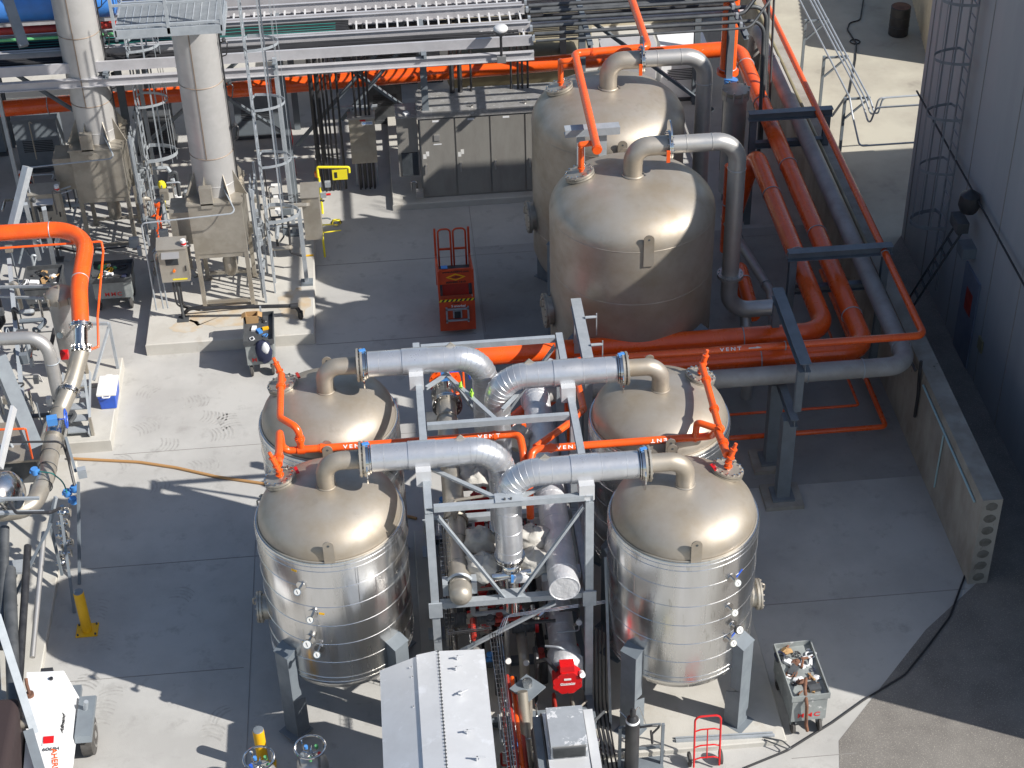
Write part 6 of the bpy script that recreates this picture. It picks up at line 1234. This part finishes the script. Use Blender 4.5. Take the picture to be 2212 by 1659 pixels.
w_ = MB().lathe((fx+.05,fm.y-.15,.34), [(.22,0),(.34,.02),(.34,.2),(.22,.23)], 32, ax=(1,0,0)).build('wheel', 'rubber', t); MB().lathe((fx+.05,fm.y-.15,.34), [(.2,.2),(.21,.235),(.1,.22),(.01,.25)], 28, ax=(1,0,0)).build('rim', 'shine', w_)
MB().box(A_.x-.05,C_.x+.1,18.6,21.6,.42,.54).build('chassis', 'gpaint', t, flat=True)
MB().obox((A_.x+.3,A_.y+.12,1.1), (.2,.1,.2)).build('latch', 'black', t, flat=True); MB().tube([(fx+.1,A_.y-.4,.5),(fx+.2,A_.y-.45,.95)], .04, 8).build('jack_handle', 'galv', t)
p = G(*m8(350,820),z1); MB().cyl(p, p+V((0,0,.06)), .07, n=14).build('exhaust_base', 'rust', t); MB().tube([p+V((0,0,.05)), p+V((-.02,.05,.22)), p+V((-.03,.12,.3))], .03, 8, bend=.05).build('exhaust', 'rust', t); p = G(*m8(595,628),z1); MB().cyl(p, p+V((0,0,.03)), .035, n=12).build('filler_cap', 'black', t)
MB().tube([G(*m8(20,-100),4.2), G(*m8(60,150),3.5)], .1, 4).build('mast_upper', 'galv', t) if False else None
MB().bar(G(*m8(-40,-120),3.2), G(*m8(400,1250),1.45), .13,.11).build('mast', 'galv', t, flat=True); MB().bar(G(*m8(330,1230),1.5), G(*m8(500,1800),1.15), .16,.14).build('mast_base', 'gpaint', t, flat=True)
p = G(*m8(270,1140),1.55); MB().cyl(p-V((.08,0,0)), p+V((.08,0,0)), .09, n=16).build('winch', 'sst', t)
sx = frame((1,0,0), (0,1,.32))
def on_nose(px, py):
    p = G(px, py, 1.15)
    for _ in range(4): p = G(px, py, 1.3-max(0, C_.y-p.y)*.32+.01)
    return p
MB().obox(on_nose(105,1598), (.17,.13,.004), sx).build('red_decal', 'red', t, flat=True); MB().obox(on_nose(105,1607), (.2,.06,.004), sx).build('small_decal', 'wplas', t, flat=True)
text('number_lettering', '60684', .085, on_nose(110,1618), sx, 'dkgrey', t, ext=.001, sx=1.3)
text('hire_lettering', 'AHERN', .13, on_nose(118,1643), frame((.12,-1,-.32),(1,.12,0)), 'orange', t, ext=.001, sx=1.0)
R_ = frame((B_-C_).normalized(), (-.42,0,1)); mdl = C_.lerp(B_, .3)+V((.055,0,-.17)); text('maker_lettering', 'Allmand', .12, mdl, R_, 'tread', t, ext=.003)
mdl = C_.lerp(B_, .62)+V((.05,0,-.13)); text('maker_lettering', 'LIGHTS', .1, mdl, R_, 'jobbox', t, ext=.003) if False else None
t = thing('tarp_covered_unit', (-7.3,19.5,0), 'dark brown covered shape at the lower left corner beside the trailer', 'covered machine')
q_ = G(20,1503,1.9); q2 = G(38,1530,1.9)
b = MB(); b.box(-9.5,q2.x,16,q_.y,.0,1.9); o = b.build('cover', 'brown', t); mo = o.modifiers.new('bevel','BEVEL'); mo.width = .12; mo.segments = 3

# small marks
t = thing('blue_tape', (5.2,19.9,3.0), 'strip of blue tape stuck on the bright jacket above the top gauge', 'tape')
h = cyl_hit(1597, 1238, XR, 20.83, 1.222); n_ = V((h.x-XR, h.y-20.83, 0)).normalized(); MB().obox(h+n_*.004, (.16,.004,.04), frame((-n_.y,n_.x,.6), n_)).build('strip', 'blue', t, flat=True)
t = thing('blue_tape', (5.1,19.8,2.2), 'strip of blue tape above the right leg cap of the front right tank', 'tape')
h = cyl_hit(1583, 1372, XR, 20.83, 1.222); n_ = V((h.x-XR, h.y-20.83, 0)).normalized(); MB().obox(h+n_*.004, (.2,.004,.035), frame((-n_.y,n_.x,.5), n_)).build('strip', 'blue', t, flat=True)
p = GY(794,1004,21.46-.2); tag(MB().obox(V((p.x,21.46-.222,5.26)), (.1,.006,.16)).build('paper_label', 'wplas', flat=True), 'white paper label on the duct near the front left tank flange', 'label')
for i, (px, py) in enumerate(((640,1232),(700,1326),(664,1388))):
    h = cyl_hit(px-5, py, XL, 21.46, 1.222); n_ = V((h.x-XL, h.y-21.46, 0)).normalized(); tag(MB().obox(h+n_*.004, (.09,.004,.035), frame((-n_.y,n_.x,-.15), n_)).build('tape_scrap', 'yellow', flat=True), 'yellow tape scrap on the front left jacket '+('above the top gauge','between the gauges','near the lowest gauge')[i], 'tape')
# dense instrument piping inside the frame
rr = random.Random(21)
for reg, (xa, xb, ya, yb4, za, zb2), lab in ((0,(.3,2.5,20.6,22.2,.5,2.1),'tangle of small valves tubing and conduit low in the front of the frame'),(1,(.3,2.5,22.4,25.2,.8,2.3),'tangle of small piping and fittings low in the rear of the frame'),(2,(1.0,2.6,19.0,19.7,.4,.75),'tangle of hoses and fittings under the red heater cover')):
    t = thing('small_bore_piping', ((xa+xb)/2,(ya+yb4)/2,.2), lab, 'small piping')
    for i in range(34):
        p = V((rr.uniform(xa,xb), rr.uniform(ya,yb4), rr.uniform(za,zb2))); L = rr.uniform(.3,.9); d1 = rr.choice((V((L,0,0)),V((0,L,0)),V((-L,0,0)),V((0,-L*.5,0)))); d2 = rr.choice((V((0,0,-.5)),V((0,0,.3)),V((.2,.2,0))))
        q = p+d1; q.x = min(max(q.x,xa),xb); MB().tube([p,q,q+d2], rr.choice((.012,.016,.02,.03,.045)), 8, bend=.05).build('pipe', rr.choice(['shine','black','dkgrey','sst','galv','dred']), t)
    for i in range(12):
        p = V((rr.uniform(xa,xb), rr.uniform(ya,yb4), rr.uniform(za,zb2))); b = MB(); b.cyl(p-V((.07,0,0)), p+V((.07,0,0)), .05, n=12); b.cyl(p, p+V((0,0,.12)), .022, n=8); b.cyl(p+V((0,0,.11)), p+V((0,0,.14)), .06, n=14); b.build('fitting', rr.choice(['dred','dkgrey','shine','sst','bluev','dred']), t)
    for i in range(3):
        p = V((rr.uniform(xa,xb), ya+.1, rr.uniform(za,zb2))); MB().cyl(p, p+V((0,-.04,.02)), .05, n=16).build('gauge', 'wplas', t)
for i, (px, py, h) in enumerate(((1055,1330,1.5),(1130,1350,1.3),(985,1340,1.4))):
    c = G(px, py, h); t = thing('pump_motor', c, ('dark ribbed motor with red end below the gusset','dark ribbed motor right of the gusset low in the skid','dark ribbed motor under the rounded header cap')[i], 'motor'); b = MB(); b.cyl(c-V((.2,0,0)), c+V((.2,0,0)), .13, n=20)
    for k in range(9): b.torus(c+V((-.18+k*.045,0,0)), (1,0,0), .132, .008, 20, 4)
    b.build('body', 'dkgrey', t, ang=50); MB().cyl(c+V((.201,0,0)), c+V((.26,0,0)), .15, n=20).build('end_flange', 'red', t)
# extra steel around the furnaces and far left skid
rr = random.Random(5)
for (x0, x1, y0, y1, z0, lab) in ((-9.2,-7.8,34.6,38.5,.2,'dense pipes valves and boxes left of the farther furnace'),(-6.3,-4.9,34.6,37.5,.3,'dense pipes valves and boxes between the two furnaces'),(-3.4,-2.7,34.2,37.2,.3,'conduits and small boxes right of the nearer furnace'),(-9.2,-7.4,28.5,32.5,.3,'pipes valves and boxes on the skid under the grey loop')):
    t = thing('skid_piping', ((x0+x1)/2,(y0+y1)/2,z0), lab, 'skid piping')
    for i in range(26):
        p = V((rr.uniform(x0,x1), rr.uniform(y0,y1), z0+rr.uniform(0,1.9))); L = rr.uniform(.3,1.1)
        d = rr.choice((V((L,0,0)),V((0,L,0)),V((0,0,L)),V((0,0,-min(L,p.z-.1))))); q = p+d; MB().tube([p,q,q+V((rr.uniform(-.2,.2),rr.uniform(-.2,.2),-.1))], rr.choice((.015,.02,.03,.05)), 8, bend=.05).build('pipe', rr.choice(['galv','black','dkgrey','sst','shine','gpaint']), t)
    for i in range(12):
        p = V((rr.uniform(x0,x1), rr.uniform(y0,y1), z0+rr.uniform(.3,1.8))); MB().obox(p, (rr.uniform(.08,.25),rr.uniform(.06,.15),rr.uniform(.1,.3))).build('small_box', rr.choice(['gpaint','galv','dkgrey','sst','wplas']), t, flat=True)

rr = random.Random(3); M['stain'] = mat('rust_stained_concrete', (.49,.38,.25), .9, c2=(.49,.46,.40), ns=2.6, th=(.35,.6))
for i, (cx_, cy_, rx, ry, lab) in enumerate(((-4.1,33.0,.85,.55,'orange rust stain on the pad under the nearer furnace'),(-2.6,33.2,.35,.6,'pale rust stain on the pad near the slim column foot'),(-5.0,32.6,.35,.25,'small rust stain near the front left of the furnace pad'))):
    n_ = 28; v = [(cx_, cy_, .3035)]+[(cx_+rx*math.cos(2*PI*k/n_)*(1+rr.uniform(-.22,.22)), cy_+ry*math.sin(2*PI*k/n_)*(1+rr.uniform(-.22,.22)), .3035) for k in range(n_)]
    tag(MB().add(v, [(0,1+k,1+(k+1)%n_) for k in range(n_)]).build('rust_stain', 'stain', flat=True), lab, 'stain', kind='stuff')
